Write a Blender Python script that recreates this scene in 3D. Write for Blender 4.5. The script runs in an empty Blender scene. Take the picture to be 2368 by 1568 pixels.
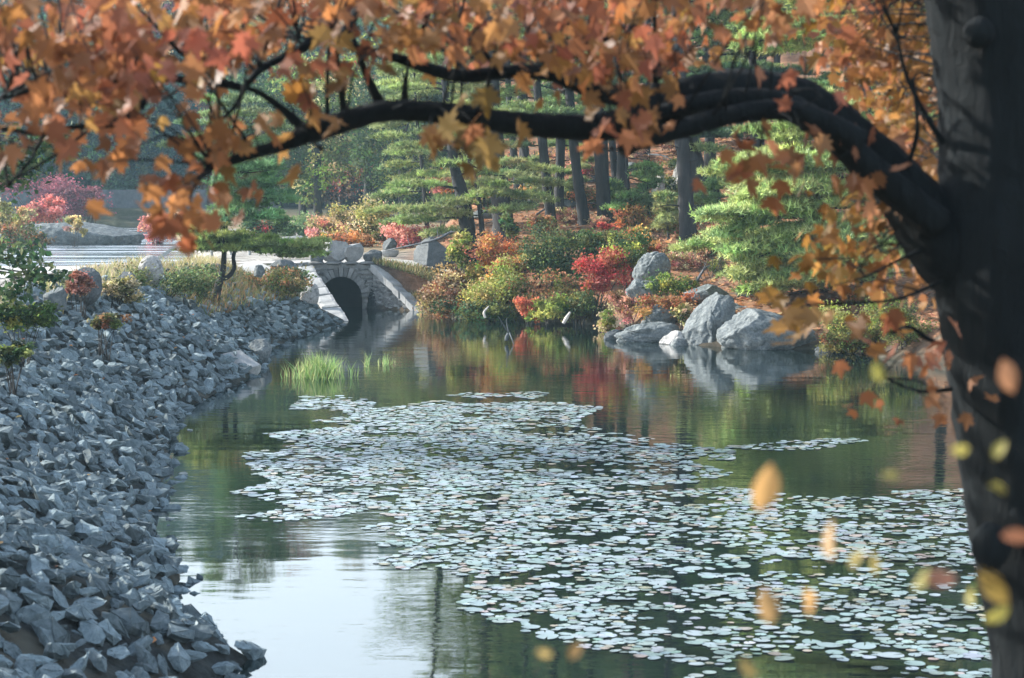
"""Autumn pond: rubble bank, stone culvert, pine slope and a foreground maple. Distances in metres, camera at 4.5 m above the water."""
import math
SUN_EL = math.radians(29); SUN_AZ = math.radians(-72)   # azimuth from +Y, negative = left
SUN = 5.0; SKY = .15; EXPO = 1.35; HAZE = .0004; FSTOP = 4.0
import bpy, math, random
import numpy as np
from mathutils import Vector, Matrix

random.seed(7)
C = bpy.context.scene.collection
R = np.random.default_rng(11)
UP = np.array((0., 0., 1.))

# ------------------------------------------------------------------ camera
F = 4930.0; CX, CY = 1183.5, 784.0; HC = 4.5
PITCH = math.atan(354.0 / F)
FW = np.array((0, math.cos(PITCH), -math.sin(PITCH)))
CU = np.array((0, math.sin(PITCH), math.cos(PITCH)))
CAM = np.array((0., 0., HC))

def ray(px, py):
    return FW + np.array((1., 0, 0)) * ((px - CX) / F) + CU * ((CY - py) / F)
def at(px, py, Y):
    d = ray(px, py); return CAM + d * (Y / d[1])
def gnd(px, py, z=0.0):
    d = ray(px, py); return CAM + d * ((z - HC) / d[2])
def proj(P):
    P = np.asarray(P, float) - CAM
    w = P @ FW
    return CX + F * P[..., 0] / w, CY - F * (P @ CU) / w

# ------------------------------------------------------------------ objects
def empty(name, loc, label, cat, group=None):
    o = bpy.data.objects.new(name, None); C.objects.link(o)
    o.location = [float(v) for v in loc]; o.empty_display_size = .2
    return tag(o, label, cat, group)
def tag(o, label=None, cat=None, group=None, kind=None):
    if label: o['label'] = label
    if cat: o['category'] = cat
    if group: o['group'] = group
    if kind: o['kind'] = kind
    return o
def obj(name, mesh, parent=None, loc=None):
    o = bpy.data.objects.new(name, mesh); C.objects.link(o)
    if loc is not None: o.location = [float(v) for v in loc]
    if parent: o.parent = parent
    return o
def copy_thing(root, kids, loc, rz, sc, label, group):
    r = root.copy(); C.objects.link(r)
    r.location = [float(v) for v in loc]; r.rotation_euler = (0, 0, rz); r.scale = (sc, sc, sc)
    r['label'] = label
    if group: r['group'] = group
    for ch in kids:
        c = ch.copy(); C.objects.link(c); c.parent = r
    return r

class MB:
    """collects vertices and tri/quad faces for ONE mesh"""
    def __init__(s): s.V = []; s.T = []; s.Q = []; s.col = []; s.n = 0; s.anycol = False
    def add(s, V, T=None, Q=None, col=None):
        V = np.asarray(V, float).reshape(-1, 3)
        if T is not None and len(T): s.T.append(np.asarray(T, np.int64) + s.n)
        if Q is not None and len(Q): s.Q.append(np.asarray(Q, np.int64) + s.n)
        if col is None: col = np.ones((len(V), 3)) * .5
        else: s.anycol = True
        s.col.append(np.broadcast_to(np.asarray(col, float), (len(V), 3)))
        s.V.append(V); s.n += len(V)
    def mesh(s, name, mat, smooth=False, origin=None):
        V = np.concatenate(s.V) if s.V else np.zeros((0, 3))
        if origin is not None: V = V - np.asarray(origin, float)
        T = np.concatenate(s.T) if s.T else np.zeros((0, 3), np.int64)
        Q = np.concatenate(s.Q) if s.Q else np.zeros((0, 4), np.int64)
        me = bpy.data.meshes.new(name)
        me.vertices.add(len(V)); me.vertices.foreach_set('co', V.astype(np.float32).ravel())
        loops = np.concatenate([T.ravel(), Q.ravel()]).astype(np.int32)
        me.loops.add(len(loops)); me.loops.foreach_set('vertex_index', loops)
        nf = len(T) + len(Q); me.polygons.add(nf)
        tot = np.concatenate([np.full(len(T), 3), np.full(len(Q), 4)]).astype(np.int32)
        st = np.concatenate([[0], np.cumsum(tot)[:-1]]).astype(np.int32) if nf else tot
        me.polygons.foreach_set('loop_start', st)
        me.polygons.foreach_set('use_smooth', np.full(nf, bool(smooth)))
        if s.anycol:
            a = me.attributes.new('tint', 'FLOAT_COLOR', 'POINT')
            c = np.concatenate(s.col); c = np.concatenate([c, np.ones((len(c), 1))], 1)
            a.data.foreach_set('color', c.astype(np.float32).ravel())
        me.update(calc_edges=True)
        if mat: me.materials.append(mat)
        return me

def unit(v):
    v = np.asarray(v, float); n = np.linalg.norm(v, axis=-1, keepdims=True)
    return v / np.maximum(n, 1e-9)

def smooth_path(P, Rr, per=4):
    """Catmull-Rom through P with radii"""
    P = np.asarray(P, float); Rr = np.asarray(Rr, float)
    if len(P) < 3: 
        t = np.linspace(0, 1, per + 1)[:, None]
        return P[0] * (1 - t) + P[-1] * t, Rr[0] * (1 - t[:, 0]) + Rr[-1] * t[:, 0]
    E = np.concatenate([[2 * P[0] - P[1]], P, [2 * P[-1] - P[-2]]])
    out = []; ro = []
    for i in range(len(P) - 1):
        a, b, c, d = E[i:i + 4]
        for k in range(per):
            t = k / per
            out.append(.5 * (2 * b + (c - a) * t + (2 * a - 5 * b + 4 * c - d) * t * t + (3 * b - a - 3 * c + d) * t ** 3))
            ro.append(Rr[i] * (1 - t) + Rr[i + 1] * t)
    out.append(P[-1]); ro.append(Rr[-1])
    return np.array(out), np.array(ro)

def tube(mb, P, Rr, sides=8, per=4, bump=0.0, col=None, rng=R, smoothp=True):
    if smoothp: P, Rr = smooth_path(P, Rr, per)
    else: P = np.asarray(P, float); Rr = np.asarray(Rr, float)
    n = len(P)
    T = unit(np.gradient(P, axis=0))
    ref = np.array((0, 1., 0)) if abs(T[0][1]) < .8 else np.array((1., 0, 0))
    X = unit(np.cross(T, ref)); Yv = np.cross(X, T)
    a = np.arange(sides) / sides * 2 * math.pi
    rr = Rr[:, None] * np.ones(sides)
    if bump: rr = rr * (1 + bump * rng.normal(0, 1, (n, sides)))
    V = P[:, None, :] + (np.cos(a)[None, :, None] * X[:, None, :] + np.sin(a)[None, :, None] * Yv[:, None, :]) * rr[..., None]
    V = V.reshape(-1, 3)
    i = np.arange(n - 1)[:, None] * sides; j = np.arange(sides)[None, :]; k = (j + 1) % sides
    Q = np.stack([i + j, i + k, i + sides + k, i + sides + j], -1).reshape(-1, 4)
    # caps
    V = np.concatenate([V, P[:1], P[-1:]])
    c0, c1 = n * sides, n * sides + 1
    jj = np.arange(sides); kk = (jj + 1) % sides
    T3 = np.concatenate([np.stack([np.full(sides, c0), kk, jj], -1), np.stack([np.full(sides, c1), (n - 1) * sides + jj, (n - 1) * sides + kk], -1)])
    mb.add(V, T3, Q, col)

def rand_dirs(n, rng, up=0.0):
    d = rng.normal(0, 1, (n, 3)); d = unit(d); d[:, 2] += up
    return unit(d)

def cards(mb, P, S, col, rng, up=.6, aspect=.62, curl=.15):
    """leaf shaped quads (diamond-ish, slightly folded) at P, size S"""
    n = len(P); N = rand_dirs(n, rng, up)
    A = unit(np.cross(N, rand_dirs(n, rng))); B = np.cross(N, A)
    S = np.broadcast_to(np.asarray(S, float), (n,))[:, None]
    v0 = P - A * S * .5; v2 = P + A * S * .5 - N * S * curl
    v1 = P + B * S * .5 * aspect + A * S * .05; v3 = P - B * S * .5 * aspect + A * S * .05
    V = np.stack([v0, v1, v2, v3], 1).reshape(-1, 3)
    Q = np.arange(n * 4).reshape(n, 4)
    mb.add(V, None, Q, np.repeat(col, 4, 0))

def needles(mb, P, L, W, D, col):
    """narrow triangles from P along D"""
    n = len(P)
    side = unit(np.cross(D, R.normal(0, 1, (n, 3)))) * W
    V = np.stack([P - side, P + side, P + D * L[:, None]], 1).reshape(-1, 3)
    mb.add(V, np.arange(n * 3).reshape(n, 3), None, np.repeat(col, 3, 0))

def palette(n, cols, rng, jit=.18):
    cols = np.asarray(cols, float)
    k = rng.integers(0, len(cols), n)
    c = cols[k] * np.exp(rng.normal(0, jit, (n, 1))) * np.exp(rng.normal(0, jit * .35, (n, 3)))
    return np.clip(c, 0.004, .9)

# ------------------------------------------------------------------ node helpers
def newmat(name):
    m = bpy.data.materials.new(name); m.use_nodes = True
    nt = m.node_tree; nt.nodes.clear()
    out = nt.nodes.new('ShaderNodeOutputMaterial')
    return m, nt, out
def N(nt, typ, **kw):
    n = nt.nodes.new(typ)
    for k, v in kw.items():
        if k.startswith('i_'): n.inputs[k[2:].replace('_', ' ')].default_value = v
        else: setattr(n, k, v)
    return n
def ramp(nt, fac, stops):
    r = N(nt, 'ShaderNodeValToRGB'); e = r.color_ramp.elements
    while len(e) < len(stops): e.new(.5)
    for el, (p, c) in zip(e, stops):
        el.position = p; el.color = (*c, 1) if len(c) == 3 else c
    nt.links.new(fac, r.inputs[0]); return r.outputs[0]
def mixc(nt, fac, a, b, mode='MIX'):
    m = N(nt, 'ShaderNodeMix', data_type='RGBA', blend_type=mode)
    if hasattr(fac, 'default_value'): nt.links.new(fac, m.inputs[0])
    else: m.inputs[0].default_value = fac
    for i, v in ((6, a), (7, b)):
        if hasattr(v, 'default_value'): nt.links.new(v, m.inputs[i])
        else: m.inputs[i].default_value = (*v, 1)
    return m.outputs[2]
def noise_tex(nt, scale, detail=5, rough=.6, vec=None, dist=0):
    n = N(nt, 'ShaderNodeTexNoise'); n.inputs['Scale'].default_value = scale
    n.inputs['Detail'].default_value = detail; n.inputs['Roughness'].default_value = rough; n.inputs['Distortion'].default_value = dist
    if vec is not None: nt.links.new(vec, n.inputs['Vector'])
    return n
def pos(nt, scale=None, objspace=False):
    if objspace: v = N(nt, 'ShaderNodeTexCoord').outputs['Object']
    else: v = N(nt, 'ShaderNodeNewGeometry').outputs['Position']
    if scale:
        m = N(nt, 'ShaderNodeVectorMath', operation='MULTIPLY'); nt.links.new(v, m.inputs[0]); m.inputs[1].default_value = scale
        v = m.outputs[0]
    return v
def bump(nt, h, strength, dist):
    b = N(nt, 'ShaderNodeBump'); b.inputs['Strength'].default_value = strength; b.inputs['Distance'].default_value = dist
    nt.links.new(h, b.inputs['Height']); return b.outputs[0]

def leaf_mat(name, trans=.35, rough=.55, spec=.25, objvar=.25, tscale=1.25):
    m, nt, out = newmat(name); L = nt.links
    at_ = N(nt, 'ShaderNodeAttribute', attribute_name='tint')
    oi = N(nt, 'ShaderNodeObjectInfo')
    hs = N(nt, 'ShaderNodeHueSaturation')
    mr = N(nt, 'ShaderNodeMapRange'); L.new(oi.outputs['Random'], mr.inputs[0])
    mr.inputs[3].default_value = 1 - objvar; mr.inputs[4].default_value = 1 + objvar
    L.new(mr.outputs[0], hs.inputs['Value']); L.new(at_.outputs['Color'], hs.inputs['Color'])
    mh = N(nt, 'ShaderNodeMapRange'); L.new(oi.outputs['Random'], mh.inputs[0])
    mh.inputs[3].default_value = .5 - objvar * .06; mh.inputs[4].default_value = .5 + objvar * .06
    L.new(mh.outputs[0], hs.inputs['Hue'])
    p = N(nt, 'ShaderNodeBsdfPrincipled'); p.inputs['Roughness'].default_value = rough
    p.inputs['Specular IOR Level'].default_value = spec
    L.new(hs.outputs[0], p.inputs['Base Color'])
    t = N(nt, 'ShaderNodeBsdfTranslucent')
    sc = N(nt, 'ShaderNodeVectorMath', operation='SCALE'); sc.inputs['Scale'].default_value = tscale
    L.new(hs.outputs[0], sc.inputs[0]); L.new(sc.outputs[0], t.inputs['Color'])
    mx = N(nt, 'ShaderNodeMixShader'); mx.inputs[0].default_value = trans
    L.new(p.outputs[0], mx.inputs[1]); L.new(t.outputs[0], mx.inputs[2]); L.new(mx.outputs[0], out.inputs[0])
    return m

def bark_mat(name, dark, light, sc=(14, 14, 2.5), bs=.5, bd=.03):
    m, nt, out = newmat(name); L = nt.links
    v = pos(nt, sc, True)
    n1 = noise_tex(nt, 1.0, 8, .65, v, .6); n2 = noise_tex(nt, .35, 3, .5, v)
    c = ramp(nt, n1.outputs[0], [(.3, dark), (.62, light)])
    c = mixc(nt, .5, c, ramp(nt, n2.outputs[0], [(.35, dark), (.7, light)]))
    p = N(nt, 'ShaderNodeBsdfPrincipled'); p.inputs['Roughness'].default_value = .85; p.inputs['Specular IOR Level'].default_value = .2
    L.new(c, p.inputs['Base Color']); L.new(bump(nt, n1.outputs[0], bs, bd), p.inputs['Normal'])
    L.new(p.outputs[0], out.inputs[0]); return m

def stone_mat(name, dark, mid, light, scale=3.0, objrand=.0, tint=False, lichen=None, rough=.85, bs=.5, bd=.04, fleck=.5):
    m, nt, out = newmat(name); L = nt.links
    v = pos(nt, None, True)
    oi = N(nt, 'ShaderNodeObjectInfo')
    if objrand:
        a = N(nt, 'ShaderNodeVectorMath', operation='ADD'); L.new(v, a.inputs[0]); L.new(oi.outputs['Location'], a.inputs[1]); v = a.outputs[0]
    n1 = noise_tex(nt, scale, 8, .62, v, .3); n2 = noise_tex(nt, scale * 9, 4, .7, v)
    c = ramp(nt, n1.outputs[0], [(.28, dark), (.5, mid), (.72, light)])
    c = mixc(nt, fleck, c, ramp(nt, n2.outputs[0], [(.3, dark), (.7, light)]), 'OVERLAY' if False else 'MIX')
    if lichen:
        n3 = noise_tex(nt, scale * 1.7, 6, .7, v, .8)
        f = ramp(nt, n3.outputs[0], [(.52, (0, 0, 0)), (.62, (1, 1, 1))]); c = mixc(nt, f, c, lichen)
    if objrand:
        hs = N(nt, 'ShaderNodeHueSaturation'); mr = N(nt, 'ShaderNodeMapRange'); L.new(oi.outputs['Random'], mr.inputs[0])
        mr.inputs[3].default_value = 1 - objrand; mr.inputs[4].default_value = 1 + objrand; L.new(mr.outputs[0], hs.inputs['Value']); L.new(c, hs.inputs['Color']); c = hs.outputs[0]
    if tint:
        at_ = N(nt, 'ShaderNodeAttribute', attribute_name='tint'); s2 = N(nt, 'ShaderNodeVectorMath', operation='SCALE'); s2.inputs['Scale'].default_value = 2.0
        L.new(at_.outputs['Color'], s2.inputs[0]); c = mixc(nt, 1.0, c, s2.outputs[0], 'MULTIPLY')
    p = N(nt, 'ShaderNodeBsdfPrincipled'); p.inputs['Roughness'].default_value = rough; p.inputs['Specular IOR Level'].default_value = .3
    L.new(c, p.inputs['Base Color']); L.new(bump(nt, n1.outputs[0], bs, bd), p.inputs['Normal'])
    L.new(p.outputs[0], out.inputs[0]); return m

def plain_mat(name, col, rough=.7, var=.25, scale=8, spec=.3):
    m, nt, out = newmat(name); L = nt.links
    n = noise_tex(nt, scale, 6, .6, pos(nt, None, True))
    c = ramp(nt, n.outputs[0], [(.3, tuple(x * (1 - var) for x in col)), (.7, tuple(min(1, x * (1 + var)) for x in col))])
    p = N(nt, 'ShaderNodeBsdfPrincipled'); p.inputs['Roughness'].default_value = rough; p.inputs['Specular IOR Level'].default_value = spec
    L.new(c, p.inputs['Base Color']); L.new(bump(nt, n.outputs[0], .3, .02), p.inputs['Normal']); L.new(p.outputs[0], out.inputs[0]); return m
# ------------------------------------------------------------------ materials
M_LEAF = leaf_mat('leaves_broad')
M_FAR = leaf_mat('leaves_far', .3, .7, .1, .35)
M_SHRUB = leaf_mat('leaves_shrub', .35, .6, .2, .05)
M_MAPLE = leaf_mat('leaves_maple', .45, .5, .3, .0, 1.5)
M_PINE = leaf_mat('pine_needles', .3, .5, .3, .12, 1.3)
M_GRASS = leaf_mat('grass_blades', .3, .6, .2, .05)
M_BARK = bark_mat('pine_bark', (.012, .012, .013), (.05, .047, .046))
M_FBARK = bark_mat('far_bark', (.02, .02, .02), (.06, .055, .05), bs=.2)
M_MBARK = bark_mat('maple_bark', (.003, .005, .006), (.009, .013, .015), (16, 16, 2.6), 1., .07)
M_DEAD = bark_mat('grey_deadwood', (.05, .055, .06), (.16, .17, .18), (20, 20, 4), .4, .01)
M_PALEWOOD = bark_mat('bleached_wood', (.35, .31, .27), (.6, .56, .52), (20, 20, 4), .3, .01)
M_STONE = stone_mat('rubble_stone', (.045, .065, .073), (.11, .15, .162), (.23, .275, .288), 4.0, .42, bs=.8, bd=.02, fleck=.35)
M_RUBBLE = stone_mat('rubble_mass', (.045, .065, .073), (.11, .15, .162), (.23, .275, .288), 4.0, 0, True, bs=1, bd=.05, fleck=.5)
M_ROCK = stone_mat('shore_granite', (.025, .033, .037), (.10, .118, .122), (.24, .26, .26), 2.3, 0, lichen=(.20, .215, .21), bs=1, bd=.16, fleck=.45)
M_PALEROCK = stone_mat('pale_granite', (.15, .15, .145), (.34, .33, .31), (.52, .50, .47), 1.8, 0, lichen=(.17, .17, .165), bs=1, bd=.12, fleck=.4)
M_DARKROCK = stone_mat('dark_granite', (.03, .037, .04), (.075, .085, .09), (.16, .17, .17), 2.2, 0, bs=.7, bd=.06)
M_BLOCK = stone_mat('cut_granite', (.13, .135, .135), (.27, .27, .265), (.40, .40, .385), 2.5, 0, bs=.4, bd=.03, fleck=.3)
M_WALL = stone_mat('masonry', (.06, .065, .065), (.15, .15, .145), (.28, .28, .265), 4, 0, True, bs=.5, bd=.03)
M_TUNNEL = plain_mat('tunnel_shade', (.008, .009, .009), .9, .4, 5)  # near-black colour paints in the darkness inside the arch
M_WALLFAR = plain_mat('far_wall_stone', (.11, .12, .13), .9, .3, 2)
M_RAIL = plain_mat('weathered_rail', (.30, .31, .30), .8, .3, 12)

# ------------------------------------------------------------------ ground shape
left_px = [(590, 1521), (490, 1500), (430, 1430), (388, 1388), (432, 1350), (385, 1285), (352, 1225), (345, 1190), (383, 1140),
           (385, 1070), (402, 990), (420, 950), (515, 903), (595, 868), (622, 812), (690, 778), (795, 749)]
left_shore = [gnd(*p)[:2] for p in left_px]
WING_L = (np.array((-7.42, 78.3, 1.62)), np.array((-5.52, 70.9, .02)))
WING_R = (np.array((-5.12, 78.3, 1.66)), np.array((-3.28, 76.7, .03)))
right_px = [(975, 717), (1005, 722), (1100, 735), (1200, 742), (1330, 748), (1400, 760), (1440, 776), (1500, 785), (1580, 797),
            (1660, 803), (1780, 808), (1890, 809), (1960, 815), (2060, 833), (2180, 858), (2400, 880), (2900, 905)]
right_shore = [gnd(*p)[:2] for p in right_px]
POND = np.array([(-2.6, 12.5), (-3.0, 15.), (-3.0, 17.), (-2.75, 18.8)] + left_shore + [(-5.52, 70.9), (-7.3, 78.1), (-5.2, 78.1), (-3.28, 76.7)] + right_shore[1:] +
                [(32, 40), (32, 2), (14, 8), (7, 10.5), (3, 11.8), (.4, 13)], float)
LAKE = np.array([(-13.2, 83), (-13.5, 92), (-15.2, 103), (-17.5, 118), (-22, 140), (-26, 166), (-60, 172), (-100, 150), (-90, 100), (-40, 76), (-18, 74)], float)
LAKE_Z = 1.3

def inside(poly, x, y):
    r = np.zeros(np.shape(x), bool); n = len(poly)
    for i in range(n):
        x0, y0 = poly[i]; x1, y1 = poly[(i + 1) % n]
        if y0 == y1: continue
        c = ((y0 > y) != (y1 > y)) & (x < (x1 - x0) * (y - y0) / (y1 - y0) + x0)
        r ^= c
    return r
def dist(poly, x, y):
    d = np.full(np.shape(x), 1e9); n = len(poly)
    for i in range(n):
        a = poly[i]; b = poly[(i + 1) % n]; e = b - a; l2 = max(e @ e, 1e-9)
        t = np.clip(((x - a[0]) * e[0] + (y - a[1]) * e[1]) / l2, 0, 1)
        d = np.minimum(d, np.hypot(x - a[0] - t * e[0], y - a[1] - t * e[1]))
    return d
def sst(a, b, x):
    t = np.clip((x - a) / (b - a), 0, 1); return t * t * (3 - 2 * t)
def vnoise(x, y, s, seed=0):
    """cheap smooth noise from sines"""
    q = np.zeros(np.shape(x)); rg = np.random.default_rng(seed + 100)
    for k in range(7):
        a = rg.uniform(0, 6.28); f = s * rg.uniform(.5, 2.2)
        q = q + np.sin((x * math.cos(a) + y * math.sin(a)) * f + rg.uniform(0, 6.28)) / 7 * 1.6
    return q
def seg_t(W, x, y):
    a, b = W[0][:2], W[1][:2]; e = b - a; t = ((x - a[0]) * e[0] + (y - a[1]) * e[1]) / (e @ e)
    tc = np.clip(t, 0, 1); d = np.hypot(x - a[0] - tc * e[0], y - a[1] - tc * e[1]); side = e[0] * (y - a[1]) - e[1] * (x - a[0])
    return t, tc, d, side

def H(x, y, with_in=True):
    x = np.asarray(x, float); y = np.asarray(y, float)
    ins = inside(POND, x, y); d = dist(POND, x, y)
    li = inside(LAKE, x, y); dl = dist(LAKE, x, y)
    crest = 2.15 - .45 * sst(60, 76, y)
    hl = crest * np.clip(d / 4.1, 0, 1) ** .9
    flat = np.where(li, LAKE_Z - np.minimum(.8, .25 * dl), np.minimum(crest, LAKE_Z + .02 + .22 * dl))
    hl = np.where(d > 3.5, np.minimum(hl, np.maximum(flat, np.where(li, -9, 0))), hl)
    # behind the causeway the land climbs gently, then the far hill
    hl = hl + np.where(li, 0, .011 * np.clip(y - 84, 0, 90))
    t, tc, dd, side = seg_t(WING_L, x, y)
    cz = (WING_L[0][2] * (1 - tc) + WING_L[1][2] * tc)
    wl = (side < 0) & (t > -.1) & (t < 1.0) & (dd < 4)
    hl = np.where(wl, np.maximum(hl, np.minimum(cz - .22 + .06 * dd, crest)), hl)
    hr = .65 * sst(0, 1.4, d) + .15 * d + .13 * np.clip(d - 42, 0, 400) + .10 * vnoise(x, y, .9, 3) * sst(.5, 3, d) + .05 * vnoise(x, y, 2.6, 4) * sst(.5, 2, d)
    hr = hr + .9 * sst(8, 14, d) * sst(6, 14, x)
    t, tc, dd, side = seg_t(WING_R, x, y)
    cz = (WING_R[0][2] * (1 - tc) + WING_R[1][2] * tc)
    wr = (side > 0) & (t > 0) & (t < 1.05) & (dd < 3)
    hr = np.where(wr, np.maximum(np.minimum(hr, cz), cz - .18), hr)
    hn = 2.2 * sst(0, 4.5, d) + .04 * np.clip(d - 4, 0, 30)
    # road level over the culvert
    wR = sst(-5.2, -1.5, x - .03 * np.clip(y - 80, 0, 50)) * sst(30, 40, y)
    wR = np.where(y < 77.5, np.where(x > -4.4, 1.0, 0.0) * sst(30, 40, y), wR)
    h = hl * (1 - wR) + hr * wR
    road = (y > 78.2) & (x < -1) & (x > -12)
    h = np.where(road, np.maximum(h, 1.66 + .011 * np.clip(y - 84, 0, 90)) * (1 - wR) + h * wR, h)
    wN = 1 - sst(8.5, 12.5, y)
    h = h * (1 - wN) + hn * wN
    hill = .235 * np.clip(y - 178, 0, 230) * sst(178, 215, y) 
    h = np.where(li, h, h + hill * sst(-1, 1, (y - 178) / 20))
    notch = (1 - sst(.95, 1.12, np.abs(x + 6.27))) * (y > 77.6) * (y < 79.7)
    h = h * (1 - notch) - .6 * notch
    hin = -.12 - np.minimum(1.3, .3 * d)
    return np.where(ins, hin, h)
def Hs(x, y): return float(H(np.array([x]), np.array([y]))[0])
def hit(px, py, y0=16.0):
    d = ray(px, py); d = d / d[1]
    Y = np.concatenate([np.arange(y0, 130, .15), np.arange(130, 420, .7)])
    P = CAM + d * Y[:, None]
    g = np.maximum(H(P[:, 0], P[:, 1]), 0)
    k = np.nonzero(P[:, 2] <= g)[0]
    k = k[0] if len(k) else len(Y) - 1
    return np.array((P[k, 0], P[k, 1], g[k]))
def pxm(Y): return Y / F     # metres per photograph pixel at distance Y

# ------------------------------------------------------------------ ground mesh
gx = np.unique(np.round(np.concatenate([np.arange(-220, -40, 8), np.arange(-40, -16, 1.5), np.arange(-16, 12, .22), np.arange(12, 40, .7), np.arange(40, 221, 8)]), 3))
gy = np.unique(np.round(np.concatenate([np.arange(-60, 0, 6), np.arange(0, 16, .8), np.arange(16, 66, .4), np.arange(66, 92, .2), np.arange(92, 130, .6), np.arange(130, 460, 4), np.arange(460, 901, 40)]), 3))
GX, GY = np.meshgrid(gx, gy)
GZ = H(GX, GY)
nx, ny = len(gx), len(gy)
V = np.stack([GX, GY, GZ], -1).reshape(-1, 3)
i = np.arange(ny - 1)[:, None] * nx + np.arange(nx - 1)[None, :]
Q = np.stack([i, i + 1, i + nx + 1, i + nx], -1).reshape(-1, 4)
d_ = dist(POND, GX, GY)
wR_ = sst(-5.2, -3.0, GX - .03 * np.clip(GY - 80, 0, 50)) * sst(30, 40, GY)
duff = np.array((.30, .155, .085)); soil = np.array((.05, .056, .055)); sand = np.array((.37, .35, .32)); meadow = np.array((.26, .20, .12)); bed = np.array((.03, .035, .025)); wood_ = np.array((.06, .065, .04))
col = np.ones((ny, nx, 3)) * soil
wc = sst(3.2, 4.6, d_) * (1 - wR_) * sst(30, 36, GY)
col = col * (1 - wc[..., None]) + sand * wc[..., None]
wg = (sst(3.6, 4.8, d_) * (1 - sst(30, 36, GY)))[..., None]; col = col * (1 - wg) + np.array((.15, .14, .08)) * wg
wm = sst(84, 92, GY)[..., None] * (1 - wR_[..., None]); col = col * (1 - wm) + meadow * wm
pale = (sst(0, 3, -dist(LAKE, GX, GY) + 9) * (GX < -9) * (GY > 60) * (GY < 120))[..., None] * (1 - wR_[..., None]); col = col * (1 - pale) + sand * 1.1 * pale
col = col * (1 - wR_[..., None]) + duff * wR_[..., None]
wh = sst(135, 165, GY)[..., None]; col = col * (1 - wh) + wood_ * wh
we = ((1 - sst(.3, 1.1, d_)) * wR_)[..., None]; col = col * (1 - we) + np.array((.07, .06, .045)) * we
col = np.where(inside(POND, GX, GY)[..., None], bed, col)
mb = MB(); mb.add(V, None, Q, col.reshape(-1, 3))

mg, nt, out = newmat('ground_cover'); L = nt.links
at_ = N(nt, 'ShaderNodeAttribute', attribute_name='tint')
n1 = noise_tex(nt, 2.2, 8, .7, pos(nt)); n2 = noise_tex(nt, 14, 6, .7, pos(nt)); n3 = noise_tex(nt, .5, 4, .6, pos(nt, (1, 2.2, 1)))
f1 = ramp(nt, n1.outputs[0], [(.3, (.45, .42, .40)), (.55, (1, 1, 1)), (.75, (1.5, 1.45, 1.35))])
f2 = ramp(nt, n2.outputs[0], [(.3, (.6, .6, .6)), (.7, (1.35, 1.35, 1.35))])
c = mixc(nt, 1., at_.outputs['Color'], f1, 'MULTIPLY'); c = mixc(nt, 1., c, f2, 'MULTIPLY')
c = mixc(nt, ramp(nt, n3.outputs[0], [(.48, (0, 0, 0)), (.66, (.75, .75, .75))]), c, (.11, .10, .075))
p = N(nt, 'ShaderNodeBsdfPrincipled'); p.inputs['Roughness'].default_value = .95; p.inputs['Specular IOR Level'].default_value = .1
L.new(c, p.inputs['Base Color'])
mxh = N(nt, 'ShaderNodeMath', operation='ADD'); L.new(n1.outputs[0], mxh.inputs[0]); L.new(n2.outputs[0], mxh.inputs[1])
L.new(bump(nt, mxh.outputs[0], .6, .12), p.inputs['Normal']); L.new(p.outputs[0], out.inputs[0])
tag(obj('ground', mb.mesh('ground', mg, True)), 'brown leaf strewn ground round the pond and hills', None, None, 'structure')

# gravel road along the causeway: its own sheet just above the ground
def ribbon(mb, P, Wd, dz=.012, per=10, cross=9):
    P3 = [(p[0], p[1], 0) for p in P]
    pts, ww = smooth_path(P3, Wd, per)
    T = unit(np.gradient(pts, axis=0)); Nn = np.stack([-T[:, 1], T[:, 0], T[:, 2] * 0], -1)
    u = np.linspace(-.5, .5, cross)
    w2 = ww * (1 + .12 * vnoise(pts[:, 0], pts[:, 1], 1.1, 9))
    X = pts[:, None, :] + Nn[:, None, :] * (u[None, :] * w2[:, None])[..., None]
    X[..., 2] = H(X[..., 0], X[..., 1]) + dz
    n, c = X.shape[:2]
    i = np.arange(n - 1)[:, None] * c + np.arange(c - 1)[None, :]
    mb.add(X.reshape(-1, 3), None, np.stack([i, i + c, i + c + 1, i + 1], -1).reshape(-1, 4))
mb = MB()
ribbon(mb, [(-17, 30), (-16.6, 40), (-15.6, 50), (-14.2, 60), (-12, 70), (-9.5, 77), (-6.6, 80.8), (-3.8, 81.2), (-1.8, 79.6), (-.4, 80.4), (1.4, 85)], [4.6, 4.6, 4.6, 4.6, 4.2, 3.6, 2.6, 1.6, 1.2, 1.0, .8])
mr_, nt, out = newmat('pale_gravel_road'); L = nt.links
n1 = noise_tex(nt, 1.3, 8, .7, pos(nt)); n2 = noise_tex(nt, 40, 3, .7, pos(nt))
c = ramp(nt, n1.outputs[0], [(.3, (.30, .29, .28)), (.7, (.48, .47, .44))])
c = mixc(nt, .35, c, ramp(nt, n2.outputs[0], [(.3, (.24, .23, .22)), (.7, (.52, .51, .48))]))
p = N(nt, 'ShaderNodeBsdfPrincipled'); p.inputs['Roughness'].default_value = .9
L.new(c, p.inputs['Base Color']); L.new(bump(nt, n2.outputs[0], .5, .03), p.inputs['Normal']); L.new(p.outputs[0], out.inputs[0])
tag(obj('gravel_path', mb.mesh('gravel_path', mr_, True)), 'pale gravel road along the causeway and over the culvert', None, None, 'structure')

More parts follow.
